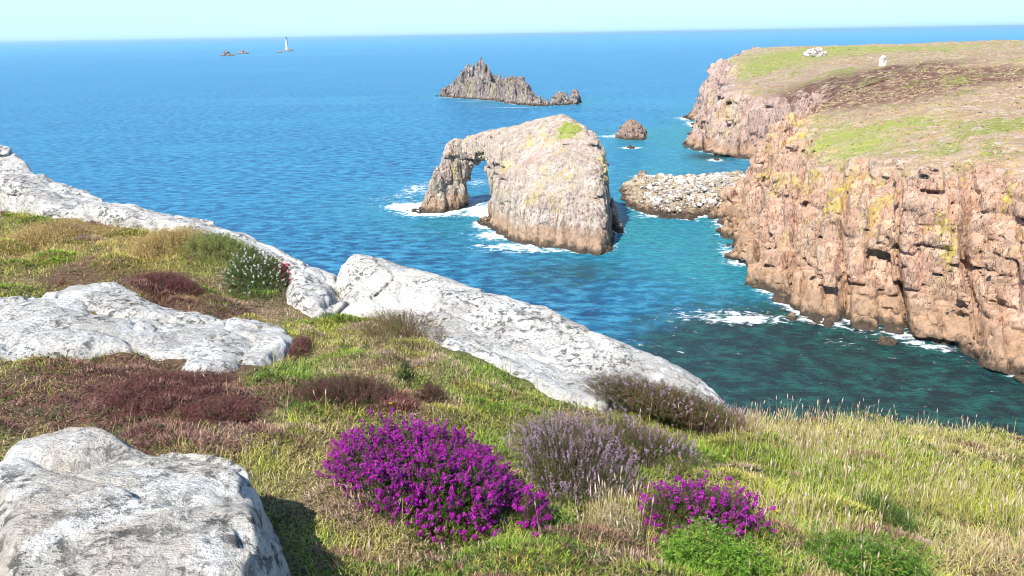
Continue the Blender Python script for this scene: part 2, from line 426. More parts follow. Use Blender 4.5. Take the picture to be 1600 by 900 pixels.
# ------------------------------------------------------------------ MATERIALS for the sea rocks
M_ARCH = sea_rock_mat('pale_granite', (.49, .34, .27), (.47, .38, .28), (.54, .48, .41), 1.0, 6.5, .7, heath=True, zone=(21, 14), bumpd=.34, dark=(.10, .085, .075))
M_STACK = sea_rock_mat('dark_granite', (.24, .165, .135), (.26, .20, .175), (.50, .44, .39), 1.3, 1.6, .4, dark=(.06, .05, .05), zone=(90, 60))
M_CLIFF = sea_rock_mat('cliff_granite', (.55, .31, .21), (.44, .28, .17), (.56, .40, .29), 1.1, 8, .9, heath=True, bumpd=.26, dark=(.10, .075, .06))
M_FAR = sea_rock_mat('far_cliff_granite', (.48, .30, .24), (.42, .29, .23), (.52, .40, .33), 2.0, 6, .4, heath=True, bumpd=.3)
M_REEF = sea_rock_mat('reef_granite', (.50, .40, .27), (.40, .30, .17), (.58, .50, .38), .7, 2.2, .6)

# ------------------------------------------------------------------ ARCHED ISLAND
out = W2([(655, 333), (690, 333), (728, 327), (748, 330), (764, 343), (768, 356), (800, 376), (845, 385), (880, 388), (905, 396), (938, 397), (956, 386), (957, 355)])
b = np.array(out[-1]); out += [(b[0] + 1, b[1] + 16), (b[0] - 6, b[1] + 34), (b[0] - 22, b[1] + 46), (b[0] - 42, b[1] + 50), (b[0] - 56, b[1] + 48), (b[0] - 66, b[1] + 46)]
top = [at(700, 232, 276), at(715, 246, 271), at(702, 250, 272), at(735, 222, 277), at(750, 207, 281), at(745, 240, 268), at(770, 262, 256), at(800, 285, 243),
       at(870, 292, 229), at(905, 305, 224), at(945, 300, 223), at(790, 230, 262), at(850, 235, 252), at(910, 240, 243), at(942, 250, 238), at(820, 193, 276),
       at(880, 180, 268), at(916, 195, 262), at(938, 225, 250), at(815, 300, 236), at(690, 262, 272), at(945, 330, 219)]
for (a, bb, yy, dz) in ((880, 180, 282, -3), (810, 195, 292, -3), (740, 215, 295, -4), (930, 200, 275, -4)):
    p = at(a, bb, 268); p = np.array([p[0], yy, p[2] + dz]); top.append(p)
ta = np.array([sea_at(747, 330)[0] - .4, 262.0]); td = np.array([.08, 1.0]); td /= np.linalg.norm(td)
def tunnel(X, Y, Z):
    u = (X - ta[0]) * td[1] - (Y - ta[1]) * td[0]; v = (X - ta[0]) * td[0] + (Y - ta[1]) * td[1]
    w = 5.8 + .06 * np.clip(-v - 2, 0, 30); hgt = 16.6 + .05 * np.clip(-v - 2, 0, 30)
    zz = np.clip(Z, 0, None) / hgt
    uc = u - 1.6 * zz ** 1.5
    r = (np.abs(uc / w) ** 2.3 + zz ** 2.6) ** (1 / 2.45)
    left = (XL - (X - .42 * Z)) * .9
    return np.maximum((1 - r) * 4.5, left + 0 * Y)
XL = sea_at(656, 331)[0]
def arch_attr(V, *a_):
    c = at(892, 207, 258); g = np.exp(-(((V[:, 0] - c[0]) / 5.0) ** 2 + ((V[:, 1] - c[1]) / 6) ** 2))
    return {'heath': g * 1.0, 'green': g * 2, 'brown': g * 0}
def arch_calm(D, TT):
    return np.clip(1.15 - (D - 5) / 7, .4, 1) * np.clip((TT - 10) / 10, .55, 1)
arch = rock('arch_rock', out, top, .36, lean=.12, zlo=-2, blocks=(4.2, 10), amp=.95, crack=1.2, rough=.5, base=(1.2, 3), warp=1.4, mat=M_ARCH, flute=.6, kround=4.5, wavy=.35, grow=1.3, big=(11, 60, 1.2, .8), extra=arch_calm,
            seed=3, tunnel=tunnel, attrs=arch_attr, shear=.18)
tag(arch, 'pale pink granite island pierced by a tall sea arch at its left end', 'sea arch')

# leaning slab behind the island's right foot
o = W2([(950, 352), (964, 366), (977, 364), (966, 345), (956, 335), (948, 338)])
r_ = rock('sea_rock', o, [(*sea_at(950, 340)[:2], 9), (*sea_at(960, 350)[:2], 5.5), (*sea_at(974, 363)[:2], 1.4), (*sea_at(958, 336)[:2], 8), (*sea_at(968, 358)[:2], 3)],
          .35, lean=.1, zlo=-2, blocks=(2, 2), amp=.4, crack=.3, rough=.4, base=(.6, 1), mat=M_ARCH, seed=9, attrs=lambda V, *a_: {'heath': V[:, 0] * 0, 'green': V[:, 0] * 0, 'brown': V[:, 0] * 0})
tag(r_, 'narrow brown rock rib sloping into the water off the right foot of the arched island', 'rock')
o = W2([(744, 347), (768, 342), (790, 352), (800, 372), (778, 366), (765, 356), (750, 352)])
r_ = rock('sea_rock', o, lambda x, y: 0 * x + 2.0 + fbm2(x, y, 3, 4), .3, lean=.3, zlo=-2, blocks=(2, 1.5), amp=.7, crack=.5, rough=.6, base=(.8, 1), mat=M_REEF, seed=19)
tag(r_, 'low brown ledge washed by surf between the arch opening and the island body', 'rock')
o = W2([(628, 328), (662, 324), (676, 331), (656, 333), (640, 331)])
r_ = rock('sea_rock', o, lambda x, y: 0 * x + .5 + .4 * fbm2(x, y, 3, 4), .35, lean=.3, zlo=-2, blocks=(2, 1.5), amp=.4, crack=.4, rough=.5, base=(.6, 1), mat=M_STACK, seed=23)
tag(r_, 'dark rock ledge awash in white foam left of the arch leg', 'rock')

# ------------------------------------------------------------------ PINNACLED STACK
o = W2([(684, 150), (705, 153), (740, 155), (775, 158), (800, 163), (838, 166), (862, 166), (858, 161), (836, 154), (815, 150), (790, 146), (760, 143), (725, 143), (700, 147)])
prof = [(684, 150), (695, 145), (704, 141), (712, 128), (720, 115), (726, 106), (731, 104), (736, 108), (742, 106), (748, 98), (753, 96), (757, 105), (762, 110), (768, 116),
        (774, 121), (780, 122), (786, 126), (792, 127), (799, 122), (808, 122), (818, 125), (824, 128), (828, 138), (834, 148), (845, 152), (858, 158), (864, 163)]
Ys = 800.0
pr = np.array([at(a, bb, Ys) for a, bb in prof])
def stack_top(X, Y):
    base_ = np.interp(X * Ys / np.maximum(Y, 1), pr[:, 0], pr[:, 2])
    cl = np.interp(X, [pr[0, 0], pr[-1, 0]], [795, 780])
    j = hsh(np.floor((X + Y * .3) / 2.8), np.floor(Y / 6), X * 0, 5) ** 2
    return base_ * (1 - ((Y - cl) / 95) ** 2) - 11 * j * np.clip((base_ - 5) / 22, .0, 1) + 2.5
stack = rock('sea_stack', o, stack_top, .75, lean=.22, zlo=-2, blocks=(3.0, 26), amp=3.0, crack=2.6, rough=1.0, flute=1.6, base=(3, 4), warp=2.5, mat=M_STACK, seed=11, small=False)
tag(stack, 'jagged dark pinnacled rock islet with vertical ribs beyond the arched island', 'sea stack')
for (pts, hgt, lab) in (([(860, 163), (872, 165), (888, 164), (888, 154), (866, 154)], 5.5, 'low broken dark rock just off the right tip of the pinnacled islet'),
                        ([(890, 163), (900, 164), (908, 161), (905, 153), (892, 153)], 8, 'rounded dark rock farthest right of the pinnacled islet')):
    oo = W2(pts)
    r_ = rock('sea_rock', oo, lambda x, y, hgt=hgt: 0 * x + hgt + 3.5 * fbm2(x, y, 5, int(hgt)), .7, lean=.12, zlo=-2, blocks=(4, 7), amp=2, crack=1.4, rough=1, base=(1, 2), warp=1, mat=M_STACK, seed=int(hgt * 3), small=False)
    tag(r_, lab, 'rock', 'small rocks in the sea')
M_SKER = sea_rock_mat('red_granite', (.36, .22, .17), (.30, .20, .16), (.44, .33, .28), .8, 2.0, .5)
c = sea_at(986, 216)
def peak(x, y, c=c): 
    return 7.0 * np.exp(-(((x - c[0]) / 3.4) ** 2 + ((y - c[1] - 6) / 14) ** 2)) + 2.6 + 4.2 * np.exp(-(((x - c[0] - 5) / 4) ** 2)) + 3.5 * fbm2(x, y, 2.4, 8)
r_ = rock('sea_rock', W2([(961, 216), (985, 219), (1009, 219), (1009, 207), (988, 203), (964, 209)]), peak, .4, lean=.08, zlo=-2, blocks=(1.8, 6), amp=1.5, crack=1.0, rough=.8, base=(1.5, 2), warp=.8, mat=M_SKER, seed=31)
tag(r_, 'small reddish jagged rock with a central peak in open water right of the island', 'rock', 'small rocks in the sea')
r_ = rock('sea_rock', W2([(992, 280), (1000, 283), (1012, 281), (1011, 275), (998, 273)]), lambda x, y: 0 * x + 2.6 + 1.2 * fbm2(x, y, 2, 3), .3, lean=.35, zlo=-1.5, blocks=(1.6, 2), amp=.8, crack=.4, rough=.5, base=(.6, 1), mat=M_SKER, seed=37)
tag(r_, 'small brown rock poking up just behind the tip of the boulder reef', 'rock', 'small rocks in the sea')
for pts, lab in (([(1063, 183), (1080, 188), (1086, 186), (1074, 180)], 'low dark rocks trailing off the point of the far headland'),
                 ([(1112, 250), (1122, 252), (1126, 250), (1118, 248)], 'tiny dark rock awash in the shaded cove'),
                 ([(978, 231), (988, 233), (996, 231), (986, 229)], 'rock barely breaking the surface in front of the reddish rock')):
    r_ = rock('sea_rock', W2(pts), lambda x, y: 0 * x + 1.0 + .9 * fbm2(x, y, 3, 3), .45, lean=.4, zlo=-1.5, blocks=(2, 2), amp=.8, crack=.4, rough=.6, base=(.6, 1), mat=M_STACK, seed=len(lab))
    tag(r_, lab, 'rock', 'small rocks in the sea')

# ------------------------------------------------------------------ BOULDER REEF
ro = W2([(967, 296), (972, 314), (985, 327), (1010, 336), (1050, 343), (1085, 345), (1100, 336), (1135, 338), (1175, 335), (1190, 300), (1160, 272), (1120, 278), (1070, 284), (1020, 288), (985, 288)])
reef_top = TPS([(*sea_at(a, b_)[:2], z_) for a, b_, z_ in ((970, 300, 1.5), (985, 290, 5.0), (1010, 300, 4.6), (1050, 305, 4.2), (1050, 325, 3.2), (1100, 300, 4.2), (1100, 325, 2.8),
            (1150, 300, 4.2), (1150, 280, 3), (1060, 288, 3.6), (985, 315, 2.4), (1020, 332, 1.8), (1085, 342, 1.2), (1180, 330, 3))])
r_ = rock('reef', ro, lambda x, y: reef_top(x, y) + .8 * fbm2(x, y, 4, 44), .42, lean=.5, zlo=-2, blocks=(2.0, 1.8), amp=1.0, crack=.7, rough=.7, base=(1.5, 1.5), warp=1.5, mat=M_REEF, seed=41)
tag(r_, 'flat ochre rock reef heaped with pale boulders at the foot of the cliff', 'reef')

# ------------------------------------------------------------------ HEADLAND (near cliff and far point)
coast = W2([(1128, 352), (1134, 372), (1152, 408), (1185, 436), (1222, 468), (1262, 492), (1310, 508), (1396, 522), (1480, 545), (1600, 585)])
coast += [(190, 95), (430, 60), (700, 200), (800, 760), (500, 1000)]
coast += W2([(1330, 150), (1200, 140)]) if False else [(300, 860), (215, 760)]
coast += W2([(1105, 168), (1082, 176), (1072, 187), (1088, 196), (1082, 212), (1080, 227), (1096, 236), (1130, 243), (1160, 249), (1200, 254), (1192, 272), (1160, 300), (1140, 325)])
Tp = []
for a, b_, y_ in ((1180, 205, 262), (1200, 192, 275), (1160, 232, 258), (1220, 215, 245), (1270, 245, 215), (1320, 250, 198), (1396, 245, 182), (1500, 240, 172), (1600, 235, 165),
                  (1250, 200, 262), (1300, 200, 245), (1396, 190, 222), (1500, 180, 215), (1600, 170, 210), (1260, 165, 330), (1300, 160, 300), (1396, 145, 280), (1600, 120, 270),
                  (1240, 150, 370), (1330, 125, 370), (1396, 105, 370), (1600, 90, 370), (1500, 82, 480), (1396, 84, 470), (1600, 74, 520),
                  (1085, 118, 520), (1105, 108, 530), (1140, 100, 540), (1078, 128, 500), (1150, 118, 480), (1200, 112, 470), (1200, 88, 560), (1260, 79, 590), (1320, 74, 610), (1396, 71, 620), (1500, 66, 640), (1600, 64, 650),
                  (1120, 130, 450), (1180, 140, 420), (1220, 150, 395)):
    Tp.append(at(a, b_, y_))
for x_, y_, z_ in ((150, 700, 44), (300, 760, 42), (150, 640, 42), (240, 900, 34), (450, 720, 42), (300, 120, 52), (600, 400, 44), (110, 620, 34), (380, 560, 50)):
    Tp.append((x_, y_, z_))
HT = TPS(Tp, .003)
def head_top(x, y):
    return HT(x, y) + 2.6 * fbm2(x, y, 26, 71, 5) + .5 * fbm2(x, y, 4, 72, 3)
CO = np.array(coast)
gA = [at(a, b_, y_) for a, b_, y_ in ((1180, 105, 500), (1240, 92, 540), (1330, 80, 560), (1300, 225, 225), (1320, 215, 230), (1360, 80, 560), (1350, 235, 205), (1240, 190, 268), (1290, 150, 320), (1396, 200, 225))]
gR = [(28, 30), (30, 40), (50, 40), (9, 9), (8, 10), (60, 40), (10, 9), (9, 12), (12, 16), (12, 9)]
bA = [at(a, b_, y_) for a, b_, y_ in ((1390, 140, 285), (1340, 135, 320), (1396, 112, 350), (1500, 130, 300), (1300, 125, 380))]
def head_attr(V, smp, D, TT):
    D = smp(D); wall = (.34 * V[:, 2] + 4 - D)
    topd = smp(TT) - V[:, 2]
    hth = np.clip((6.5 - topd) / 4, 0, 1) * np.clip((-wall - 5.0) / 14, 0, 1)
    g = sum(np.exp(-(((V[:, 0] - p[0]) / r[0]) ** 2 + ((V[:, 1] - p[1]) / r[1]) ** 2)) for p, r in zip(gA, gR))
    br = sum(np.exp(-(((V[:, 0] - p[0]) / 26) ** 2 + ((V[:, 1] - p[1]) / 30) ** 2)) for p in bA)
    return {'heath': hth, 'green': np.clip(g, 0, 1), 'brown': np.clip(br * 1.5, 0, 1)}
def calm(D, TT):   # less blockiness on the heath
    return np.clip(1 - (D - .36 * TT - 5) / 16, .07, 1)
near = rock('cliff', coast, head_top, .5, lean=.37, zlo=-2, blocks=(5.6, 9.5), amp=3.2, crack=2.2, rough=.6, base=(4, 5), warp=7, mat=M_CLIFF, seed=51, flute=.3, kround=16, wavy=.18, grow=3, big=(13, 90, 4.5, 4.5),
            clip=(50, 250, 118, 345), attrs=head_attr, extra=calm, shear=.25, coast=False, ztop=66)
tag(near, 'pink granite cliff with block joints and heath on top, right', kind='structure')
far = rock('headland', coast, head_top, 1.25, lean=.36, zlo=-2, blocks=(8, 16), amp=4.4, crack=3.2, rough=1.0, flute=.7, kround=18, wavy=.2, grow=3, big=(24, 60, 6, 5), base=(4, 5), warp=8, mat=M_FAR, seed=57,
           clip=(60, 620, 337, 830), attrs=head_attr, extra=calm, coast=False, ztop=72)
tag(far, 'far headland of pink cliffs under green heath', kind='structure')
COAST.append((CO, 2.4))
mt_ = Mt('heath_tuft'); pt_ = mt_.noise(mt_.pos(), .11, 5, .7); mt_c = mt_.ramp(pt_, [(.38, (.20, .23, .05)), (.47, (.30, .27, .10)), (.53, (.42, .28, .20)), (.6, (.26, .16, .11))])
mt_c = mt_.mix(1, mt_c, mt_.rng(mt_.noise(mt_.pos(), 2.5, 4), .3, .7, .6, 1.5), 'MULTIPLY'); M_TUFT = mt_.done(mt_c, .95, .05, mt_.bump(mt_.noise(mt_.pos(), 5, 4), 1, .3))

# ------------------------------------------------------------------ rock copies: pale boulders on the reef, outcrops on the heath
M_BOUL = lichen_mat('pale_boulder', (.72, .65, .57), (.60, .52, .44), (.60, .50, .41), .03, (.80, .76, .70))
def ico_blob(r, seed, k=2, rough=.25, flat=.7):
    import bmesh
    bm = bmesh.new(); bmesh.ops.create_icosphere(bm, subdivisions=k, radius=1)
    V = np.array([v.co[:] for v in bm.verts]); Fc = np.array([[v.index for v in f.verts] for f in bm.faces]); bm.free()
    n = fbm(V * 1.1 + seed * 3.1, seed, 3); f1, f2, c_ = voro(V * 1.3 + seed, seed)
    V = V * (1 + rough * 1.6 * n + rough * (c_ - .5))[:, None]; V[:, 2] *= flat
    return V * r, Fc
def scatter_blobs(name, pts, sizes, mat, k=1, squash=.7, seed=0):
    rs = np.random.RandomState(seed); base_ = [ico_blob(1, seed + s, k, .28, squash) for s in range(7)]
    VV, FF, n = [], [], 0
    for p, s_ in zip(pts, sizes):
        V, Fc = base_[rs.randint(7)]; a = rs.rand() * 6.28; c_, s2 = math.cos(a), math.sin(a)
        R = np.array([[c_, -s2, 0], [s2, c_, 0], [0, 0, 1]]); VV.append((V * s_ * np.array([1.25, .9, 1])) @ R.T + p); FF.append(Fc + n); n += len(V)
    return np.concatenate(VV), np.concatenate(FF)
rs = np.random.RandomState(5); RO = np.array(ro)
p = np.stack([rs.uniform(RO[:, 0].min(), RO[:, 0].max(), 5200), rs.uniform(RO[:, 1].min(), RO[:, 1].max(), 5200)], 1)
d = poly_sd(RO, p[:, 0], p[:, 1]); px_, py_ = project(np.c_[p, np.full(len(p), 3.)])
kp = (d > 3.5) & ((px_ > 1000 + 25 * rs.rand(len(p))) & (py_ > 270) & (py_ < 322 + 8 * rs.rand(len(p))))
p = p[kp][:1100]
V, Fc = scatter_blobs('boulders', np.c_[p, reef_top(p[:, 0], p[:, 1]) + .1], .22 + 1.3 * rs.rand(len(p)) ** 4, M_BOUL, 1)
tag(mk_mesh('boulders', V, Fc, M_BOUL, False), 'heap of pale rounded boulders covering the reef top', 'boulders', kind='stuff')
rs_ = np.random.RandomState(77); VT, FT, nT = [], [], 0
for ob_, num_, sz_ in ((near, 4200, .36), (far, 3000, .65)):
    n_ = len(ob_.data.vertices); co_ = np.empty(n_ * 3, np.float32); ob_.data.vertices.foreach_get('co', co_); co_ = co_.reshape(-1, 3)
    ha_ = np.empty(n_, np.float32); ob_.data.attributes['heath'].data.foreach_get('value', ha_)
    px_, py_ = project(co_); cand = np.where((ha_ > .55) & (px_ > 1000) & (px_ < 1750) & (py_ > 40) & (co_[:, 2] > 15))[0]
    pk = rs_.choice(cand, min(num_, len(cand)), replace=False)
    v_, f_ = scatter_blobs('t', co_[pk], sz_ * (.5 + 1.2 * rs_.rand(len(pk)) ** 2), None, 1, .55, 3); VT.append(v_); FT.append(f_ + nT); nT += len(v_)
tag(mk_mesh('heath', np.concatenate(VT), np.concatenate(FT), M_TUFT, False), 'low tufts of heath and gorse scattered over the headland top', 'heath', kind='stuff')
# outcrops on heath
def outcrop(px, py, Y, r, hz, lab, seed, up=1.0):
    p = at(px, py, Y); z_ = float(HT(p[0], p[1]))
    V, Fc = ico_blob(1, seed, 4, .35, up); V = V * np.array([r, r, hz]) + np.array([p[0], p[1], z_ + hz * .1])
    o = mk_mesh('rock_outcrop', V, Fc, M_BOUL, False)
    return tag(o, lab, 'rock outcrop', 'outcrops on the heath')
outcrop(1270, 96, 535, 7, 4.2, 'broad pale rock outcrop on the green skyline slope of the far headland', 3)
outcrop(1379, 101, 400, 1.5, 4.0, 'upright pale standing rock on the brown heath near the skyline', 6, 1.3)

# ------------------------------------------------------------------ LIGHTHOUSE and far skerries
def lathe(prof, n=24, cap=True):
    P = np.array(prof, float); a = np.arange(n) * 2 * math.pi / n
    V = np.stack([np.outer(P[:, 0], np.cos(a)), np.outer(P[:, 0], np.sin(a)), np.repeat(P[:, 1:2], n, 1)], 2).reshape(-1, 3)
    Q = []
    for i in range(len(P) - 1):
        for j in range(n): Q.append((i * n + j, i * n + (j + 1) % n, (i + 1) * n + (j + 1) % n, (i + 1) * n + j))
    return V, [np.array(Q), np.array([list(range(n))[::-1]]), np.array([[(len(P) - 1) * n + j for j in range(n)]])]
mw = Mt('lighthouse_stone'); M_LH = mw.done(mw.mix(mw.rng(mw.noise(mw.pos(), .3, 4), .4, .6), (.62, .60, .56), (.52, .5, .47)), .8)
mg = Mt('lantern_glass'); M_GL = mg.done((.12, .16, .18), .15, .6)
mr = Mt('lantern_roof'); M_RF = mr.done((.25, .26, .27), .5)
lp = sea_at(449, 79.5)
lh = empty('lighthouse', (lp[0], lp[1], 6)); tag(lh, 'white tapering lighthouse tower on a rock near the horizon', 'lighthouse')
sc_ = lp[1] / 1170 / 35 * 17
V, Q = lathe([(5.4, 0), (4.6, 4), (4.0, 10), (3.5, 20), (3.3, 29), (4.0, 30), (4.0, 31.2)]); mk_mesh('tower', V * sc_, Q, M_LH, False, parent=lh)
V, Q = lathe([(4.2, 31.2), (4.2, 32)]); mk_mesh('gallery', V * sc_, Q, M_RF, False, parent=lh)
V, Q = lathe([(2.5, 32), (2.5, 35.5)], 12); mk_mesh('lantern', V * sc_, Q, M_GL, False, parent=lh)
V, Q = lathe([(2.9, 35.5), (2.4, 37), (.3, 38.5), (.2, 40)], 12); mk_mesh('lantern_roof', V * sc_, Q, M_RF, False, parent=lh)
def skerry(px, py, w, hgt, lab, seed):
    c = sea_at(px, py); w = w * c[1] / 1170
    h_ = max(w / 36, 1.2)
    oo = [(c[0] + w / 2 * math.cos(t) * (1 + .2 * math.sin(3 * t + seed)), c[1] + w * .35 * math.sin(t)) for t in np.linspace(0, 6.28, 14)[:-1]]
    r_ = rock('skerry', oo, lambda x, y: hgt * (.5 + 1.1 * fbm2(x, y, w / 5, seed, 3)) * np.exp(-((x - c[0]) / w * 2.2) ** 2) + hgt * .25, h_, lean=.8, zlo=-4, blocks=(w / 9, hgt / 2), amp=hgt * .3, crack=hgt * .2,
              rough=hgt * .2, base=(2, 3), mat=M_STACK, seed=seed, small=False)
    tag(r_, lab, 'skerry', 'skerries near the horizon')
skerry(450, 79.5, 20, 8, 'low dark rock carrying the lighthouse', 61)
skerry(437, 82, 10, 6, 'low dark rock just left of the lighthouse', 62)
skerry(355, 87, 22, 16, 'far group of dark jagged rocks left of the lighthouse, the widest', 63)
skerry(379, 84, 16, 20, 'far dark pointed rock between the widest group and the lighthouse', 64)

print('T sea', time.time()-T0)
# ------------------------------------------------------------------ SEA
def axis(segs):
    a = [np.arange(s0, s1, st) for s0, s1, st in segs]; return np.concatenate(a + [[segs[-1][1]]])
xs = axis([(-60000, -8000, 8000), (-8000, -1600, 400), (-1600, -220, 40), (-220, -70, 5), (-70, 210, 1.15), (210, 400, 8), (400, 1600, 60), (1600, 8000, 400), (8000, 60000, 8000)])
ys = axis([(-3000, -200, 200), (-200, 80, 12), (80, 290, 1.15), (290, 560, 2.2), (560, 900, 3), (900, 1600, 20), (1600, 6000, 80), (6000, 16000, 1000), (16000, 70000, 6000)])
X, Y = np.meshgrid(xs, ys, indexing='ij')
dist = np.full(X.shape, 1e9); fo = np.zeros(X.shape)
for k, (c, off_) in enumerate(COAST):
    ctr = c.mean(0); r = np.abs(c - ctr).max() + 60
    sel = (np.abs(X - ctr[0]) < r) & (np.abs(Y - ctr[1]) < r)
    dd = -poly_sd(c, X[sel], Y[sel]) - off_; dist[sel] = np.minimum(dist[sel], dd)
foam = np.exp(-np.clip(dist, 0, None) / 1.5) * .68
def blob(px, py, rx, ry):   # soft patch on the sea round a point, radii in metres
    c = sea_at(px, py); return np.exp(-(((X - c[0]) / rx) ** 2 + ((Y - c[1]) / ry) ** 2))
nz_ = fbm2(X, Y, 9, 5, 4)
foam *= np.clip(.6 + 1.3 * fbm2(X, Y, 14, 6, 3), .2, 1.3)
for a in ((640, 325, 8, 9, .7), (650, 295, 8, 16, .6), (675, 335, 10, 5, .8), (632, 322, 10, 6, .6), (745, 285, 5, 12, .5), (745, 335, 8, 4, .6), (775, 368, 8, 6, 1.0), (755, 352, 5, 5, .7), (800, 385, 12, 4, .8), (850, 392, 16, 3, .55),
          (590, 310, 16, 10, .25), (950, 213, 8, 7, .7), (985, 231, 8, 5, .6), (1012, 338, 9, 3, .5), (1000, 275, 10, 5, .25), (1160, 412, 5, 3, .6), (1215, 455, 6, 4, .7), (1185, 500, 7, 3, .5), (1100, 492, 15, 7, .36), (1150, 497, 10, 3, .36),
          (1235, 472, 4, 4, .7), (1290, 500, 6, 3, .5), (1320, 535, 5, 3, .3), (1065, 185, 10, 10, .5), (1078, 195, 6, 10, .5), (690, 153, 15, 8, .5), (800, 168, 40, 6, .5), (740, 158, 25, 5, .5),
          (1010, 540, 5, 2, .25), (925, 365, 10, 4, .1), (1050, 165, 30, 20, .1), (1085, 232, 5, 6, .4), (1120, 250, 6, 5, .5)):
    foam += blob(*a[:4]) * a[4]
shallow = np.exp(-np.clip(dist, 0, None) / 28) * (dist < 1e8) * .55
for a in ((1100, 400, 22, 30, .8), (1060, 345, 28, 25, .7), (1160, 420, 12, 14, .6), (1060, 215, 40, 70, .55), (1040, 260, 26, 40, .5), (700, 350, 22, 18, .35), (1100, 200, 15, 25, .5), (560, 295, 60, 40, .12)):
    shallow += blob(*a[:4]) * a[4]
kelp_shade = np.zeros(X.shape)
for a in ((1330, 600, 30, 22, 1.0), (1396, 560, 34, 24, .9), (1240, 520, 20, 12, .55), (1250, 640, 28, 18, .7), (1180, 580, 16, 20, .3), (1500, 650, 40, 40, 1), (1600, 700, 60, 60, 1), (1110, 245, 14, 14, .9), (930, 420, 14, 14, .35), (850, 430, 18, 12, .35)):  # dark kelp bottom right; painted shade in the cove and below the island
    kelp_shade += blob(*a[:4]) * a[4]
near_ = np.clip((330 - Y) / 220, 0, 1)
idx = np.arange(X.size).reshape(X.shape)
Q = np.stack([idx[:-1, :-1].ravel(), idx[1:, :-1].ravel(), idx[1:, 1:].ravel(), idx[:-1, 1:].ravel()], 1)
m = Mt('sea_water'); P = m.pos()
fo_, sh_, dp_, nr_ = m.attr('foam'), m.attr('shallow'), m.attr('kelp_shade'), m.attr('near')
w1 = m.noise(m.pos((.5, 1, 1), (0, 0, .12)), .34, 6, .66); w2 = m.noise(m.pos((.6, 1, 1), (0, 0, -.3)), .75, 5, .65)
wf = m.noise(m.pos((.4, 1, 1), (0, 0, .1)), .03, 6, .6); patch = m.noise(m.pos((.35, 1, 1)), .006, 5, .6)
wff = m.noise(m.pos((.25, 1, 1)), .0022, 6, .6)
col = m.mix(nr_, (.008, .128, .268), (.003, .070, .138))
col = m.mix(m.rng(patch, .4, .62, 0, .4), col, (.014, .15, .28))
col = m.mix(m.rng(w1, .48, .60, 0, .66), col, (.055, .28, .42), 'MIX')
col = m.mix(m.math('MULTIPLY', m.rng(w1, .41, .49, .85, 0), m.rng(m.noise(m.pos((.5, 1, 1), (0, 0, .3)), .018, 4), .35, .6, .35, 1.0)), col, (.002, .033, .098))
col = m.mix(m.rng(wf, .5, .66, 0, .3), col, (.04, .24, .37))
col = m.mix(m.rng(wff, .54, .66, 0, .4), col, (.08, .30, .42))
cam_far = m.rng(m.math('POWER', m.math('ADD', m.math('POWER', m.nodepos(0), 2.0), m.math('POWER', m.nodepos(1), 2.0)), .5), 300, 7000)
col = m.mix(m.math('MULTIPLY', cam_far, .55), col, (.06, .29, .46))  # haze painted into the water colour, paler with distance
shc = m.mix(m.rng(w2, .4, .62), (.010, .135, .165), (.028, .25, .28))
col = m.mix(m.math('MULTIPLY', m.rng(sh_, .1, 1.0), m.rng(m.noise(P, .09, 5), .3, .6, .55, 1), clamp=True), col, shc)
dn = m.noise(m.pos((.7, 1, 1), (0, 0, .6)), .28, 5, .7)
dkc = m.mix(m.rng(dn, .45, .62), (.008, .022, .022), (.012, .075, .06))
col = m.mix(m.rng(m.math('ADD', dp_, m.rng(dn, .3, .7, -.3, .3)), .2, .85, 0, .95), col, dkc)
fn = m.noise(m.pos((.7, 1, 1), (0, 0, .2)), .55, 8, .72, .6)
fm = m.rng(m.math('ADD', fo_, m.rng(fn, .25, .75, -.75, .75)), .42, .85)
col = m.mix(fm, col, (.78, .82, .82))
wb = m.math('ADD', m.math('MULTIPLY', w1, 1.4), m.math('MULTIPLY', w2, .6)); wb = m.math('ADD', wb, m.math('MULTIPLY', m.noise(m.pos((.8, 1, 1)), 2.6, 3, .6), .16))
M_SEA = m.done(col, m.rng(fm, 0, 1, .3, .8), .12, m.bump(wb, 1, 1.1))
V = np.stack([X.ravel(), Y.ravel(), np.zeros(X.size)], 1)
sea = mk_mesh('sea', V, Q, M_SEA, True, {'foam': foam.ravel(), 'shallow': shallow.ravel(), 'kelp_shade': kelp_shade.ravel(), 'near': near_.ravel()})
tag(sea, 'blue sea, turquoise by the cliffs, dark green bottom right', kind='structure')

# ------------------------------------------------------------------ FOREGROUND GROUND
gp = [(0, 900, 1.9), (400, 900, 2.0), (800, 900, 2.1), (1200, 900, 2.3), (1600, 900, 2.5),
      (0, 700, 2.95), (205, 700, 3.0), (500, 700, 3.1), (800, 700, 3.4), (1100, 700, 4.1), (1396, 780, 3.6), (1600, 780, 3.6),
      (0, 560, 4.3), (205, 560, 4.4), (500, 560, 4.6), (690, 560, 4.8), (850, 625, 4.4), (980, 655, 4.5), (1160, 668, 4.9), (1396, 677, 5.2), (1600, 688, 5.3), (1280, 672, 5.05), (1050, 660, 4.72), (1100, 666, 4.8),
      (0, 430, 6.2), (205, 440, 6.2), (440, 485, 6.3), (560, 495, 6.2), (0, 350, 8.3), (205, 372, 8.0), (330, 372, 7.8), (450, 435, 7.2)]
G = [at(*q) for q in gp]
G += [(0, 0, 60.35), (-3, 0, 60.5), (4, 0, 60.1), (0, -4, 60.6), (6, -3, 60.4), (-6, -3, 60.8), (-8, 6, 60.1), (-8.5, 10, 59.9), (-12, 4, 60.3), (9, 2, 59.8), (9, 5, 59.0)]
for q in ((560, 405, 8.2), (800, 460, 7.3), (1000, 545, 6.3)):
    p = at(*q); G.append((p[0], p[1], p[2] - (.5 if q[0] < 900 else .32)))
GT = TPS(G, 5e-4)
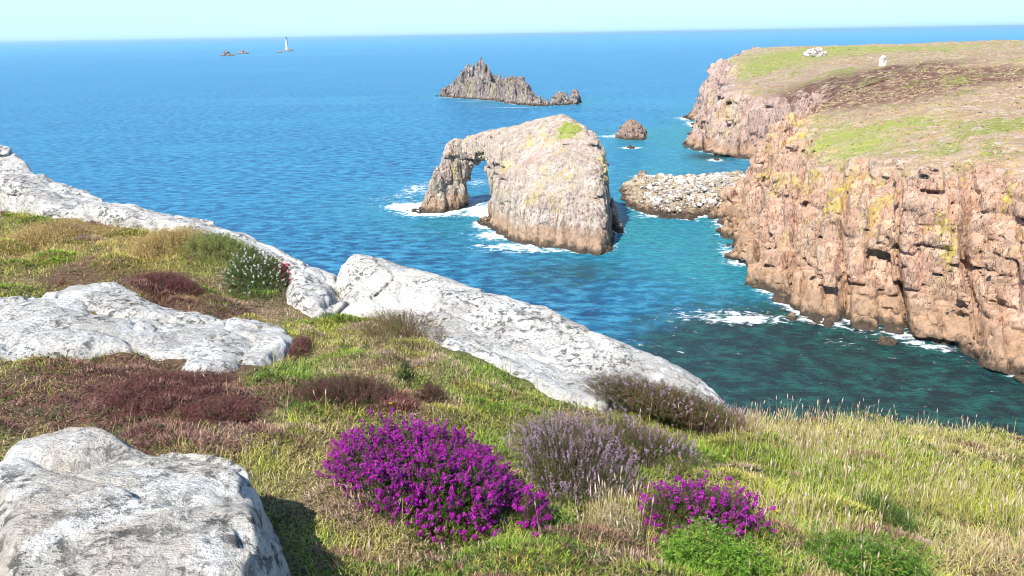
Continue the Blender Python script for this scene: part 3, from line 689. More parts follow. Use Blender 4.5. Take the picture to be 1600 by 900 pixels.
rim = [(-40, 22), (-14, 13.5)] + [tuple(at(*q)[:2]) for q in ((0, 262, 11.0), (205, 322, 9.8), (350, 360, 8.9), (500, 425, 7.9), (560, 405, 7.8), (800, 460, 6.9), (1000, 545, 6.0), (1100, 610, 5.6), (1165, 655, 5.35), (1280, 668, 5.4), (1396, 674, 5.5), (1600, 684, 5.6))] + [(9, 5.6), (30, -2), (30, -45), (-60, -45), (-60, 30)]
def ground_z(x, y, detail=True):
    z = GT(x, y)
    if detail: z = z + .085 * fbm2(x, y, .42, 81, 4) + .012 * fbm2(x, y, .12, 82, 2)
    s = np.clip(-poly_sd(rim, x, y), 0, None)
    return z - 3.2 * s - 2.0 * s * np.clip(s, 0, 1) * 0 - .9 * (1 - np.exp(-s * 3))
def hit(px, py):
    r = ray(px, py); t = np.linspace(1.2, 16, 1500); P_ = CAM + t[:, None] * r
    g_ = GT(P_[:, 0], P_[:, 1]); i = np.argmax(P_[:, 2] < g_); return P_[i]

# plan patches: (px,py,rx,ry) picture ellipse -> plan ellipse on the ground
def plan(px, py, rx, ry):
    c = hit(px, py); a = hit(px + rx, py); b1 = hit(px, py + ry * .9); 
    ry_ = np.linalg.norm((b1 - c)[:2]); rx_ = np.linalg.norm((a - c)[:2])
    b2 = hit(px, py - ry * .9); ry2 = np.linalg.norm((b2 - c)[:2])
    return c[0], (c[1] + (ry2 - ry_) * .4), rx_, (ry_ + ry2) / 2
# cover types: straw, yellow-green, green, red-brown litter, pinkish dry, bright straw (gold)
PAL = {'S': ((.52, .38, .18), (.78, .62, .36)), 'Y': ((.34, .38, .035), (.72, .72, .13)), 'G': ((.14, .28, .02), (.42, .60, .07)),
       'R': ((.17, .06, .055), (.44, .23, .20)), 'P': ((.46, .28, .20), (.80, .58, .44)), 'D': ((.54, .36, .10), (.78, .58, .24))}
PATCH = [('D', 250, 390, 70, 26, 1.2), ('D', 120, 370, 110, 30, 1), ('Y', 335, 392, 55, 30, .9), ('G', 330, 415, 45, 18, .6), ('R', 240, 440, 60, 16, 1.6), ('R', 130, 425, 60, 20, 1.2), ('R', 300, 478, 70, 20, 1.5), ('Y', 300, 462, 34, 13, 1.7),
         ('G', 345, 470, 20, 12, 1.4), ('P', 390, 460, 60, 36, 1.0), ('P', 440, 492, 40, 14, 1.0), ('S', 380, 420, 50, 30, .6),
         ('R', 250, 610, 95, 62, 3.5), ('R', 330, 650, 100, 48, 3.0), ('R', 120, 600, 120, 60, 1.3), ('P', 400, 670, 50, 40, 1.0), ('R', 430, 620, 30, 25, .6),
         ('G', 420, 595, 60, 26, 1.3), ('G', 470, 640, 55, 28, 1.3), ('Y', 530, 512, 70, 26, 1.8), ('Y', 480, 505, 30, 14, 1.5), ('S', 590, 545, 70, 40, 1.1), ('P', 560, 580, 60, 22, .9), ('P', 640, 560, 50, 30, .9), ('G', 500, 575, 50, 20, .9),
         ('S', 700, 590, 35, 30, .8), ('P', 690, 650, 50, 25, 1.4), ('G', 760, 600, 70, 45, 1.3), ('Y', 790, 640, 60, 40, .9), ('G', 730, 690, 60, 40, .6), ('Y', 460, 700, 50, 40, .9), ('S', 480, 750, 50, 60, .8), ('Y', 440, 780, 30, 50, .6),
         ('Y', 520, 860, 90, 40, .9), ('P', 560, 800, 60, 30, .9), ('S', 640, 870, 80, 30, .8), ('G', 510, 880, 50, 25, .6), ('G', 870, 790, 55, 50, 1.5), ('G', 760, 860, 50, 40, .7), ('Y', 800, 890, 80, 30, .8), ('P', 720, 860, 60, 20, .7),
         ('S', 960, 830, 50, 50, 1.2), ('G', 890, 870, 60, 30, .8), ('Y', 1190, 760, 60, 30, 1.6), ('S', 1160, 780, 60, 25, 1.0), ('Y', 1300, 720, 120, 50, 1.2), ('G', 1230, 720, 60, 32, 1.6), ('G', 1300, 770, 60, 34, 1.3), ('G', 1400, 740, 60, 30, 1.0), ('G', 1230, 850, 60, 30, 1.0), ('G', 1130, 720, 40, 24, 1.0), ('S', 1340, 690, 150, 12, 1.3), ('S', 1200, 680, 70, 12, 1.4),
         ('Y', 1300, 820, 100, 60, .9), ('S', 1270, 850, 50, 50, .6), ('G', 1380, 800, 40, 40, .8), ('Y', 1500, 760, 120, 80, .8), ('S', 1500, 860, 100, 40, .8), ('P', 1100, 640, 70, 30, 1.0), ('G', 1050, 720, 70, 30, 1.0), ('R', 1010, 600, 60, 30, .8), ('Y', 1010, 680, 60, 25, .5), ('P', 850, 650, 60, 20, .5)]
PW = [(t, plan(a, b_, c_, d_), w_) for t, a, b_, c_, d_, w_ in PATCH]
TY = list(PAL)
def cover(x, y):
    wts = np.zeros((len(x), len(TY)))
    wts[:, TY.index('S')] = .08; wts[:, TY.index('Y')] = .10; wts[:, TY.index('G')] = .06
    x = x + .16 * fbm2(x, y, .35, 101, 4); y = y + .16 * fbm2(x, y, .35, 105, 4)
    for i, t in enumerate(TY): wts[:, i] += .6 * np.clip(fbm2(x, y, .38, 90 + i, 4) - .12, 0, 1)
    for t, (cx, cy, rx, ry), w_ in PW:
        d2 = ((x - cx) / (rx + .02)) ** 2 + ((y - cy) / (ry + .02)) ** 2
        wts[:, TY.index(t)] += w_ * np.exp(-(d2 * .9) ** 2)
    return wts / wts.sum(1, keepdims=True)
def cover_col(x, y, u, rs, tone):
    """pick a type per point, then a colour between its two ends; tone 0..1 along the range"""
    w_ = np.cumsum(cover(x, y), 1); k = (u[:, None] > w_).sum(1).clip(0, len(TY) - 1)
    A = np.array([PAL[t][0] for t in TY]); B = np.array([PAL[t][1] for t in TY])
    return k, A[k] * (1 - tone[:, None]) + B[k] * tone[:, None]

ground_exact = ground_z
gx = axis([(-60, -14, 2), (-14, -8, .25), (-8, 7.4, .04), (7.4, 14, .25), (14, 60, 2)]); gy = axis([(-45, -2, 1.5), (-2, 1.2, .2), (1.2, 9.6, .04), (9.6, 14, .2), (14, 44, 1.5)])
X, Y = np.meshgrid(gx, gy, indexing='ij'); Z = np.maximum(ground_z(X, Y), -3)
ZG = Z.copy()
def ground_z(x, y): return bil(gx, gy, ZG, np.asarray(x, float), np.asarray(y, float))
xf, yf = X.ravel(), Y.ravel(); cw = cover(xf, yf)
gc = sum(cw[:, i:i + 1] * (.6 * np.array(PAL[t][0]) + .1 * np.array(PAL[t][1])) for i, t in enumerate(TY))
gc = gc * .75 + np.array([.03, .022, .012])
m = Mt('turf_soil'); P = m.pos(); c0 = m.attr('Col', 0)
c1 = m.mix(m.rng(m.noise(P, 55, 5, .7), .4, .6), c0, (.05, .035, .02)); c1 = m.mix(m.rng(m.noise(P, 120, 3), .5, .65, 0, .6), c1, (.32, .24, .13))
m.done(c1, .95, .1, m.bump(m.noise(P, 90, 5, .7), 1, .015)); 
idx = np.arange(X.size).reshape(X.shape)
Q = np.stack([idx[:-1, :-1].ravel(), idx[1:, :-1].ravel(), idx[1:, 1:].ravel(), idx[:-1, 1:].ravel()], 1)
g = mk_mesh('ground', np.stack([xf, yf, Z.ravel()], 1), Q, m.m, True, col=gc)
tag(g, 'grassy clifftop ground', kind='structure')

# ------------------------------------------------------------------ FOREGROUND ROCKS
M_L1 = lichen_mat('white_lichen_granite', (.62, .60, .54), (.40, .38, .34), (.52, .47, .41))
M_L2 = lichen_mat('boulder_granite', (.68, .63, .54), (.50, .46, .39), (.58, .48, .39), .85, (.80, .77, .69))
FR = []
def frock(name, lab, outline, top, h=.03, **k):
    O_ = [p[:2] for p in outline]; FR.append(np.array(O_))
    kw = dict(lean=.35, zlo=None, blocks=(.55, .35), amp=.06, crack=.035, rough=.055, base=(.0, 1), warp=.12, coast=False, small=True); kw.update(k)
    zmin = min(float(GT(p[0], p[1])) for p in O_)
    z0 = zmin - .5; kw['zlo'] = z0
    # lean measured from the ground line: shift outline function through base/flatz
    kw['flatz'] = z0
    T = TPS(top, 2e-3) if not callable(top) else top
    ob = rock_local(name, O_, T, h, z0 + .5, **kw)
    return tag(ob, lab, 'rock', 'pale granite outcrops on the clifftop')
def rock_local(name, O_, T, h, zref, lean, zlo, blocks, amp, crack, rough, base, warp, coast, small, flatz, seed=1, mat=None, edge=.22, pw=2.0):
    """low outcrop: top surface T inside the outline, its rim rounding down steeply below the turf"""
    O_ = np.array(O_); x0, y0 = O_.min(0) - .15; x1, y1 = O_.max(0) + .15
    xs = np.arange(x0, x1, h); ys = np.arange(y0, y1, h); X, Y = np.meshgrid(xs, ys, indexing='ij')
    D = poly_sd(O_, X, Y) + warp * fbm2(X, Y, warp * 4, seed, 4)
    e = np.clip(1 - D / edge, 0, None)
    TT = T(X, Y) - lean * e ** pw
    zt = TT[D > 0].max() + amp + 3 * h
    zs = np.arange(TT[D > edge].min() - .7, zt, h)
    gxx, gyy = np.gradient(TT, h); nrm = np.sqrt(1 + gxx ** 2 + gyy ** 2)
    f = (zs[None, None] - TT[..., None]) / nrm[..., None]
    f = np.maximum(f, -(D[..., None] + .1) + 0 * zs)
    bw = amp * 2 + rough * 2 + crack + 2 * h
    mk = np.abs(f) < bw; I = np.argwhere(mk)
    P = np.stack([xs[I[:, 0]], ys[I[:, 1]], zs[I[:, 2]]], 1)
    ca, sa = math.cos(.5), math.sin(.5)
    q = np.stack([(P[:, 0] * ca - P[:, 1] * sa) / (blocks[0] * 2.2), (P[:, 0] * sa + P[:, 1] * ca) / blocks[0], P[:, 2] / blocks[1]], 1)
    q += .5 * fbm(P / .8, seed + 3, 3)[:, None]
    f1, f2, cid = voro(q, seed)
    d = amp * (cid - .5) + crack * np.exp(-(f2 - f1) / .06)
    d += rough * 1.3 * fbm(P / .35, seed + 7, 5, .55) + .35 * rough * np.abs(fbm(P / .08, seed + 8, 3)) 
    f[mk] += d
    f[:, :, 0] = h; f[0] = h; f[-1] = h; f[:, 0] = h; f[:, -1] = h; f[:, :, -1] = h
    V, Fq = surface_nets(f, (xs[0], ys[0], zs[0]), h); V, Fq = drop_floaters(V, Fq, -1e9)
    print('frock', name, f.shape, len(V))
    return mk_mesh(name, V, Fq, mat, True)
def back(px, py, Y, d=.7, sx=0.0):
    p = at(px, py, Y); return (p[0] + sx, p[1] + d, p[2] - .2)
# long ridge
sil = [(504, 419, 7.35), (540, 404, 7.2), (600, 411, 7.0), (680, 430, 6.75), (760, 452, 6.45), (840, 478, 6.15), (920, 508, 5.85), (1000, 548, 5.5), (1080, 597, 5.25), (1150, 643, 5.1)]
fr = [hit(*q) for q in ((497, 488), (560, 494), (610, 505), (660, 535), (690, 560), (740, 568), (800, 590), (850, 628), (910, 645), (960, 655), (985, 652))] + [at(1010, 645, 4.75), at(1050, 650, 4.75), at(1090, 656, 4.75), at(1130, 662, 4.85), at(1168, 662, 5.0)]
outl = fr + [back(*q, d=.45, sx=.15) for q in sil[::-1]] 
topp = [at(*q) for q in sil] + [(*p[:2], p[2] + .06) for p in fr]
topp += [(at(*q)[0] + .1, at(*q)[1] + .55, at(*q)[2] - .28) for q in sil]
topp += [at(580, 450, 6.75), at(660, 480, 6.2), at(740, 510, 5.85), at(820, 545, 5.45), at(900, 585, 5.15), at(950, 615, 4.85), at(530, 450, 6.95)]
frock('rock_outcrop', 'long white lichen crusted rock ridge running diagonally along the cliff edge', outl, topp, .018, seed=5, mat=M_L1, lean=.35, edge=.2)
sil = [(-60, 232, 11.2), (60, 275, 10.3), (205, 321, 9.4), (300, 338, 8.9), (350, 357, 8.6), (400, 377, 8.3), (450, 404, 7.9), (500, 424, 7.5), (520, 430, 7.4)]
fr = [hit(*q) for q in ((-60, 318), (60, 340), (205, 358), (300, 376), (360, 384), (410, 410), (440, 450), (435, 478), (470, 492), (520, 494), (545, 470))]
outl = fr + [back(*q, d=.5, sx=.1) for q in sil[::-1]]
topp = [at(*q) for q in sil] + [(*p[:2], p[2] + .06) for p in fr] + [(at(*q)[0] + .05, at(*q)[1] + .6, at(*q)[2] - .3) for q in sil]
topp += [tuple(np.array(hit(a_, b_)) + (0, 0, .2)) for a_, b_ in ((465, 468), (500, 478), (462, 445), (500, 455), (430, 425))]
frock('rock_outcrop', 'pale pinkish rock rim along the cliff edge at upper left, behind the white flowers', outl, topp, .022, seed=8, mat=M_L1, lean=.3, edge=.18)
# slab in the turf, left
fr = [hit(*q) for q in ((-80, 500), (60, 470), (150, 450), (205, 452), (250, 478), (310, 497), (400, 508), (455, 515), (478, 535), (462, 556), (420, 574), (350, 588), (325, 606), (290, 596), (262, 566), (205, 556), (80, 560), (-60, 570))]
topp = [(*p[:2], p[2] + .05) for p in fr] + [tuple(np.array(hit(*q)) + (0, 0, .09)) for q in ((230, 515), (330, 540), (410, 540), (100, 510), (0, 520))]
frock('rock_outcrop', 'low flat grey and white rock slab in the turf between two brown litter patches', fr, topp, .018, seed=13, mat=M_L1, lean=.2, edge=.12, amp=.04)
# big boulder, bottom left
a = [at(*q) for q in ((-40, 700, 2.35), (100, 662, 2.6), (205, 655, 2.5), (262, 685, 2.4), (330, 690, 2.38), (392, 702, 2.3), (425, 735, 2.15), (446, 790, 1.95), (450, 850, 1.75), (450, 900, 1.62), (448, 1000, 1.33),
                      (205, 760, 1.95), (320, 780, 1.9), (205, 880, 1.6), (340, 880, 1.6), (60, 760, 1.95), (100, 880, 1.6), (205, 1000, 1.35), (0, 1000, 1.35))]
bo = a[:11] + [at(440, 1200, .95), at(205, 1200, .95), at(-100, 1100, 1.1)]
cc = np.mean([p[:2] for p in bo], 0)
bo2 = [tuple(np.array(p[:2]) + (np.array(p[:2]) - cc) / np.linalg.norm(np.array(p[:2]) - cc) * .07) for p in bo]
frock('boulder', 'large cream and white lichened boulder filling the lower left corner', bo2, a + bo[-3:], .013, seed=21, mat=M_L2, lean=.6, edge=.17, pw=1.7, amp=.035, crack=.02, rough=.035, warp=.05)

# ------------------------------------------------------------------ PLANTS
def unit(v): return v / (np.linalg.norm(v, axis=-1, keepdims=True) + 1e-9)
def blades(base, az, tilt, L, w, c0, c1, seg=2, curl=.5, rs=np.random):
    """ribbons: base (n,3), tilt from vertical, returns V, faces, col"""
    n = len(base); side = np.stack([-np.sin(az), np.cos(az), 0 * az], 1); dirh = np.stack([np.cos(az), np.sin(az), 0 * az], 1)
    P = base.copy(); Vs = []; Cs = []; a = tilt.copy()
    for s in range(seg + 1):
        t = s / seg; ww = w * (1 - t ** 1.5) * .5
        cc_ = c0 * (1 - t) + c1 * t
        if s < seg: Vs += [P - side * ww[:, None], P + side * ww[:, None]]; Cs += [cc_, cc_]
        else: Vs += [P]; Cs += [cc_]
        P = P + (dirh * np.sin(a)[:, None] + np.array([0, 0, 1.0]) * np.cos(a)[:, None]) * (L / seg)[:, None]
        a = a + curl
    k = 2 * seg + 1
    V = np.stack(Vs, 1).reshape(-1, 3); C = np.stack(Cs, 1).reshape(-1, 3); b = (np.arange(n) * k)[:, None]
    Qs = [b + np.array([[2 * s, 2 * s + 1, 2 * s + 3, 2 * s + 2]]) for s in range(seg - 1)]
    T = b + np.array([[2 * seg - 2, 2 * seg - 1, 2 * seg]])
    return V, [np.concatenate(Qs) if Qs else np.zeros((0, 4), int), T], C
class Soup:
    def __init__(s): s.V = []; s.Q = []; s.T = []; s.C = []; s.n = 0
    def add(s, V, faces, C):
        for q in faces:
            if len(q): (s.Q if q.shape[1] == 4 else s.T).append(q + s.n)
        s.V.append(V); s.C.append(C); s.n += len(V)
    def build(s, name, mat, root=None, smooth=False):
        f = ([np.concatenate(s.Q)] if s.Q else []) + ([np.concatenate(s.T)] if s.T else [])
        V = np.concatenate(s.V); C = np.concatenate(s.C)
        if root is not None: return child(name, V, f, mat, root, col=C, smooth=smooth)
        return mk_mesh(name, V, f, mat, smooth, col=C)
OCT_V = np.array([(1, 0, 0), (-1, 0, 0), (0, 1, 0), (0, -1, 0), (0, 0, 1), (0, 0, -1)], float)
OCT_F = np.array([(0, 2, 4), (2, 1, 4), (1, 3, 4), (3, 0, 4), (2, 0, 5), (1, 2, 5), (3, 1, 5), (0, 3, 5)])
def octs(P, axis_, r, l, C):
    n = len(P); t = unit(axis_); u = unit(np.cross(t, np.array([.3, .5, .81]))); v = np.cross(t, u)
    V = P[:, None] + (OCT_V[None, :, 0:1] * u[:, None] + OCT_V[None, :, 1:2] * v[:, None]) * r[:, None, None] + OCT_V[None, :, 2:3] * t[:, None] * l[:, None, None]
    Fc = (np.arange(n) * 6)[:, None, None] + OCT_F[None]
    return V.reshape(-1, 3), [Fc.reshape(-1, 3)], np.repeat(C, 6, 0)
def rock_free(x, y, m_=0.0):
    ok = poly_sd(rim, x, y) > .0
    for O_ in FR: ok &= poly_sd(O_, x, y) < m_
    return ok
rs = np.random.RandomState(7)
def sample(n, pw=1.6, xr=(-9, 7), yr=(1.3, 9.5)):
    x = rs.uniform(*xr, n * 6); y = rs.uniform(*yr, n * 6)
    d2 = x * x + y * y + 3.5; k = rs.rand(len(x)) < (6.5 / d2) ** (pw / 2)
    k &= np.abs(x) < y * .78 + .9
    x, y = x[k], y[k]; k = rock_free(x, y, .03); return x[k][:n], y[k][:n]
BUSH = []      # plan ellipses where shrubs stand (turf kept low there)
TALL = [plan(*q) for q in ((1310, 730, 140, 70), (1340, 680, 150, 14), (1200, 680, 60, 10), (1280, 840, 70, 50), (960, 830, 45, 45), (1500, 780, 110, 90))]
def inside(x, y, el):
    r = np.zeros(len(x))
    for cx, cy, rx, ry in el: r = np.maximum(r, np.exp(-((((x - cx) / rx) ** 2 + ((y - cy) / ry) ** 2)) ** 1.5))
    return r

print('T turf', time.time()-T0)
# --- turf of short grass
x, y = sample(300000); n = len(x); print('blades', n)
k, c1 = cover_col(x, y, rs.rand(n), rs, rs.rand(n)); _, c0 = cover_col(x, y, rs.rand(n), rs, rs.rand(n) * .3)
dist_ = np.sqrt(x * x + y * y); cl = fbm2(x, y, .22, 33, 3)
L = (.032 + .036 * rs.rand(n)) * np.clip(.85 + 1.4 * cl, .35, 1.7) * (1 + .35 * np.clip(x - .6, 0, 1)) * (.85 + .05 * dist_); tl = inside(x, y, TALL); L *= 1 + .8 * tl * rs.rand(n)
isR = (k == TY.index('R')); L[isR] *= .9
tilt = np.abs(rs.normal(.75, .42, n)); tilt[isR] = 1.25 + .2 * rs.rand(isR.sum())
tilt[k == TY.index('P')] += .35
w = (.0020 + .0022 * rs.rand(n)) * (.7 + .17 * dist_)
c1 = c1 * (.65 + .6 * rs.rand(n))[:, None]; hi = rs.rand(n) < .07; c1[hi] = np.array([.85, .75, .55]) * (.7 + .3 * rs.rand(hi.sum()))[:, None]
base_ = np.stack([x, y, ground_z(x, y) - .006 + .014 * isR], 1)
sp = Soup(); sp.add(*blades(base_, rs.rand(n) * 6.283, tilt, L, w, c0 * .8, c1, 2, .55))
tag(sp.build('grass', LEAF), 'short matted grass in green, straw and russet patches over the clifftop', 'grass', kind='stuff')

# --- low leafy cover (mosses, creeping heather) breaking up the turf
x, y = sample(9000, 1.3); kx = fbm2(x, y, .3, 140, 4) > -.02; x, y = x[kx], y[kx]; n = len(x); mm = 16
_, c1 = cover_col(x, y, rs.rand(n), rs, rs.rand(n) * .5); pick = rs.rand(n)
c1 = np.where((pick < .3)[:, None], np.array([.05, .10, .02]), np.where((pick > .82)[:, None], np.array([.20, .09, .06]), c1 * .6))
rr_ = (.015 + .03 * rs.rand(n)); X2 = (x[:, None] + rs.randn(n, mm) * rr_[:, None]).ravel(); Y2 = (y[:, None] + rs.randn(n, mm) * rr_[:, None]).ravel()
C2 = np.repeat(c1, mm, 0) * (.6 + .9 * rs.rand(n * mm))[:, None]; B2 = np.stack([X2, Y2, ground_z(X2, Y2) + .02 * rs.rand(n * mm)], 1)
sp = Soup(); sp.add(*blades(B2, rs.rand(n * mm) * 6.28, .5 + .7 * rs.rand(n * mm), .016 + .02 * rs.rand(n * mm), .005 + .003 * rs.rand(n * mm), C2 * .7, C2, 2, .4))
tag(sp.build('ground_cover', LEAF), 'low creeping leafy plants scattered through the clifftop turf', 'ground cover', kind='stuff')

# --- low heath cushions: dense little mounds merging into the turf
cx_, cy_ = sample(300, 1.1); okc = np.ones(len(cx_), bool)
sp = Soup(); PC = [((.08, .14, .02), (.32, .44, .06)), ((.16, .07, .05), (.46, .26, .20)), ((.18, .19, .04), (.56, .52, .14)), ((.10, .19, .02), (.42, .56, .07)), ((.30, .19, .12), (.72, .54, .38)), ((.30, .28, .05), (.70, .64, .16))]
for c_x, c_y in zip(cx_, cy_):
    R_ = rs.uniform(.07, .22); m_n = int(5200 * R_ * (.4 + R_)); A_, B_ = PC[rs.randint(6)]
    a_ = rs.rand(m_n) * 6.283; r_ = np.sqrt(rs.rand(m_n)); X2 = c_x + np.cos(a_) * r_ * R_ * 1.3; Y2 = c_y + np.sin(a_) * r_ * R_
    keep = rock_free(X2, Y2, .0); X2, Y2, r_, a_ = X2[keep], Y2[keep], r_[keep], a_[keep]; m_n = len(X2)
    if m_n < 20: continue
    hgt_ = R_ * .42 * np.clip(1 - r_ ** 2, 0, 1) * (1 + .5 * fbm2(X2, Y2, .08, 9, 2)); tn = rs.rand(m_n)[:, None]
    (A_, B_) = PC[1] if cover(np.array([c_x]), np.array([c_y]))[0, TY.index('R')] > .35 else (A_, B_); C2 = np.array(A_) * (1 - tn) + np.array(B_) * tn; dd = math.sqrt(c_x ** 2 + c_y ** 2)
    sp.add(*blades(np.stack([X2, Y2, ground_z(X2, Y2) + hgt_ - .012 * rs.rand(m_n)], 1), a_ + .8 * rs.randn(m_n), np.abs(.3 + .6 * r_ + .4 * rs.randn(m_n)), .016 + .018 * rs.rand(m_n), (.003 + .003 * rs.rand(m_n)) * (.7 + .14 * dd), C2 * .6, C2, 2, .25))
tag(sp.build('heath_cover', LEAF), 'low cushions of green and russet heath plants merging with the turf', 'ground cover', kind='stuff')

# --- tall seeding grass
xs_, ys_ = sample(34000, 1.0, (-2, 7), (1.6, 7)); t_ = inside(xs_, ys_, TALL); k = rs.rand(len(xs_)) < t_ * (.5 + .9 * np.clip(fbm2(xs_, ys_, .3, 150, 3) + .1, 0, 1)) + .012; xs_, ys_ = xs_[k], ys_[k]; n = len(xs_); print('tall', n)
L = .09 + .15 * rs.rand(n) ** 1.5; az = rs.rand(n) * 6.28; tilt = np.abs(rs.normal(.12, .1, n)); dist_ = np.sqrt(xs_ ** 2 + ys_ ** 2)
base_ = np.stack([xs_, ys_, ground_z(xs_, ys_)], 1); mixc = rs.rand(n)[:, None]
cc = np.array([.40, .38, .10]) * mixc + np.array([.60, .47, .26]) * (1 - mixc)
sp = Soup(); sp.add(*blades(base_, az, tilt, L, .0024 + .0004 * dist_, cc * .7, cc, 3, .07))
dirh = np.stack([np.cos(az), np.sin(az), 0 * az], 1); P = base_.copy(); a_ = tilt.copy()
for s in range(3): P += (dirh * np.sin(a_)[:, None] + np.array([0, 0, 1.]) * np.cos(a_)[:, None]) * (L / 3)[:, None]; a_ += .07
hd = rs.rand(n) < .22; ax_ = dirh * .2 + np.array([0, 0, 1.]); hc = np.array([.66, .52, .38]) * (.8 + .35 * rs.rand(hd.sum()))[:, None]
sp.add(*octs(P[hd], ax_[hd], .0028 + .002 * rs.rand(hd.sum()), .016 + .016 * rs.rand(hd.sum()), hc))
tag(sp.build('tall_grass', LEAF), 'tall thin seeding grass with beige heads along the cliff edge and lower right', 'grass', kind='stuff')

print('T shrubs', time.time()-T0)
# --- shrubs
def shrub(name, lab, cat, el, hgt, leafc, n=1500, m_=16, leafL=.008, leafW=.002, flowers=None, spike=.05, group=None, seed=0, inner=.55, fr_=.6, ndl=.9, lift=0.0, wild=.24, bells=11, bellr=.0034, up=.5):
    """mound of leafy sprigs: parts foliage, stems and blossom"""
    r2 = np.random.RandomState(seed); cx, cy, rx, ry = el
    cz = float(ground_z(np.array([cx]), np.array([cy]))[0]) - .02
    root = empty(name, (cx, cy, cz)); tag(root, lab, cat, group)
    th = r2.rand(n) * 6.283; ph = np.arccos(r2.rand(n) ** .8)       # polar angle from up
    wob = 1 + wild * 1.6 * np.stack([fbm2(np.cos(th) * 1.5 + seed, np.sin(th) * 1.5 + ph, .8, seed, 3)])[0] + wild * .5 * r2.randn(n) * .6
    rad = (inner + (1 - inner) * r2.rand(n) ** .45) * wob
    d = np.stack([np.sin(ph) * np.cos(th), np.sin(ph) * np.sin(th), np.cos(ph)], 1)
    tip = np.stack([cx + d[:, 0] * rx * rad, cy + d[:, 1] * ry * rad, 0 * rad], 1)
    gz = ground_z(tip[:, 0], tip[:, 1]); tip[:, 2] = gz + lift + d[:, 2] * hgt * rad + .015
    dr = unit(d * np.array([.8, .8, .6]) + np.array([0, 0, up]) + .35 * r2.randn(n, 3) * .6)
    Ls = spike * (.7 + .7 * r2.rand(n))
    # stems
    st = Soup(); lz = lift * np.ones(n); root_pt = np.stack([cx + d[:, 0] * rx * .25 * rad, cy + d[:, 1] * ry * .25 * rad, ground_z(cx + d[:, 0] * rx * .25, cy + d[:, 1] * ry * .25)], 1)
    root_pt[:, 2] += lift; sel = np.arange(n) % 3 == 0; a = root_pt[sel]; mid = tip[sel] - dr[sel] * Ls[sel, None]; sd2 = unit(np.cross(mid - a, np.array([.2, .4, .9]))) * .0018
    V = np.stack([a - sd2, a + sd2, mid + sd2, mid - sd2], 1).reshape(-1, 3); q = (np.arange(sel.sum()) * 4)[:, None] + np.arange(4)
    a2 = mid; b2 = tip[sel]; V2 = np.stack([a2 - sd2 * .8, a2 + sd2 * .8, b2 + sd2 * .4, b2 - sd2 * .4], 1).reshape(-1, 3)
    stc = np.array([.10, .065, .04]); st.add(V, [q], np.tile(stc, (len(V), 1))); st.add(V2, [q], np.tile(stc, (len(V2), 1)))
    st.build('stems', STEM, root)
    # needles
    t = r2.rand(n, m_); P = tip[:, None] - dr[:, None] * (t * Ls[:, None] * 1.5)[..., None]
    P = P.reshape(-1, 3); ax = np.repeat(dr, m_, 0); rd = unit(np.cross(ax, r2.randn(len(P), 3)))
    dn = unit(rd * ndl + ax * .55); wd = unit(np.cross(dn, r2.randn(len(P), 3))) * leafW * .5; LL = leafL * (.6 + .8 * r2.rand(len(P)))[:, None]
    P = P + rd * .001
    V = np.stack([P, P + dn * LL * .5 + wd, P + dn * LL, P + dn * LL * .5 - wd], 1).reshape(-1, 3)
    A, B = np.array(leafc[0]), np.array(leafc[1]); tone = np.repeat(r2.rand(n), m_)[:, None] * .6 + .4 * r2.rand(len(P), 1)
    C = A * (1 - tone) + B * tone
    if len(leafc) > 2:
        ex = np.repeat(r2.rand(n) < leafc[3], m_); C[ex] = np.array(leafc[2]) * (.7 + .6 * r2.rand(ex.sum(), 1))
    fo2 = Soup(); fo2.add(V, [(np.arange(len(P)) * 4)[:, None] + np.arange(4)], np.repeat(C, 4, 0)); fo2.build('foliage', LEAF, root)
    if flowers is not None:
        sel = (r2.rand(n) < fr_) & (rad > .72 * wob) & (ph < 1.62)
        b = tip[sel]; dd = dr[sel]; ns = len(b); t = r2.rand(ns, bells); 
        P = (b[:, None] + dd[:, None] * ((t - .5) * Ls[sel][:, None] * .75)[..., None]).reshape(-1, 3)
        ax = np.repeat(dd, bells, 0); rd = unit(np.cross(ax, r2.randn(len(P), 3))); P = P + rd * bellr * 1.25
        tone = np.repeat(r2.rand(ns), bells)[:, None] * .6 + .4 * r2.rand(len(P), 1); C = np.array(flowers[0]) * (1 - tone) + np.array(flowers[1]) * tone
        bl = Soup(); bl.add(*octs(P, rd + ax * .2, bellr * (.6 + .6 * r2.rand(len(P))), bellr * 1.5 * (.7 + .6 * r2.rand(len(P))), C))
        o = bl.build('blossom', PETAL, root); o['kind'] = 'stuff'
    return root
DG = ((.035, .055, .018), (.10, .14, .035)); PUR = ((.20, .003, .17), (.56, .04, .48)); LIL = ((.25, .15, .21), (.50, .35, .46))
BRH = ((.10, .06, .035), (.26, .16, .10), (.09, .13, .03), .35)
shrub('heather_bush', 'large bush of vivid purple bell heather in the middle of the foreground', 'heather', plan(672, 775, 150, 66), .25, DG + ((.22, .10, .07), .10), 6000, 16, .010, .0026, PUR, .042, seed=1, fr_=.31, wild=.23, bells=13, bellr=.0037)
shrub('heather_bush', 'small trailing clump of purple bell heather at the right tip of the large purple bush', 'heather', plan(828, 812, 28, 34), .12, DG + ((.22, .10, .07), .2), 520, 14, .008, .0022, PUR, .04, seed=2, fr_=.18, bellr=.004, wild=.35)
shrub('heather_bush', 'smaller purple bell heather above the bright green shrub at lower right', 'heather', plan(1098, 832, 90, 42), .20, DG + ((.22, .10, .07), .2), 2300, 15, .009, .0024, PUR, .042, seed=3, fr_=.17, bellr=.0042, wild=.3)
shrub('heather_bush', 'reddish sparse heather fringe on the left flank of the large purple bush', 'heather', plan(545, 715, 38, 26), .10, ((.16, .06, .05), (.34, .16, .13)), 500, 14, .008, .002, PUR, .04, seed=4, fr_=.12)
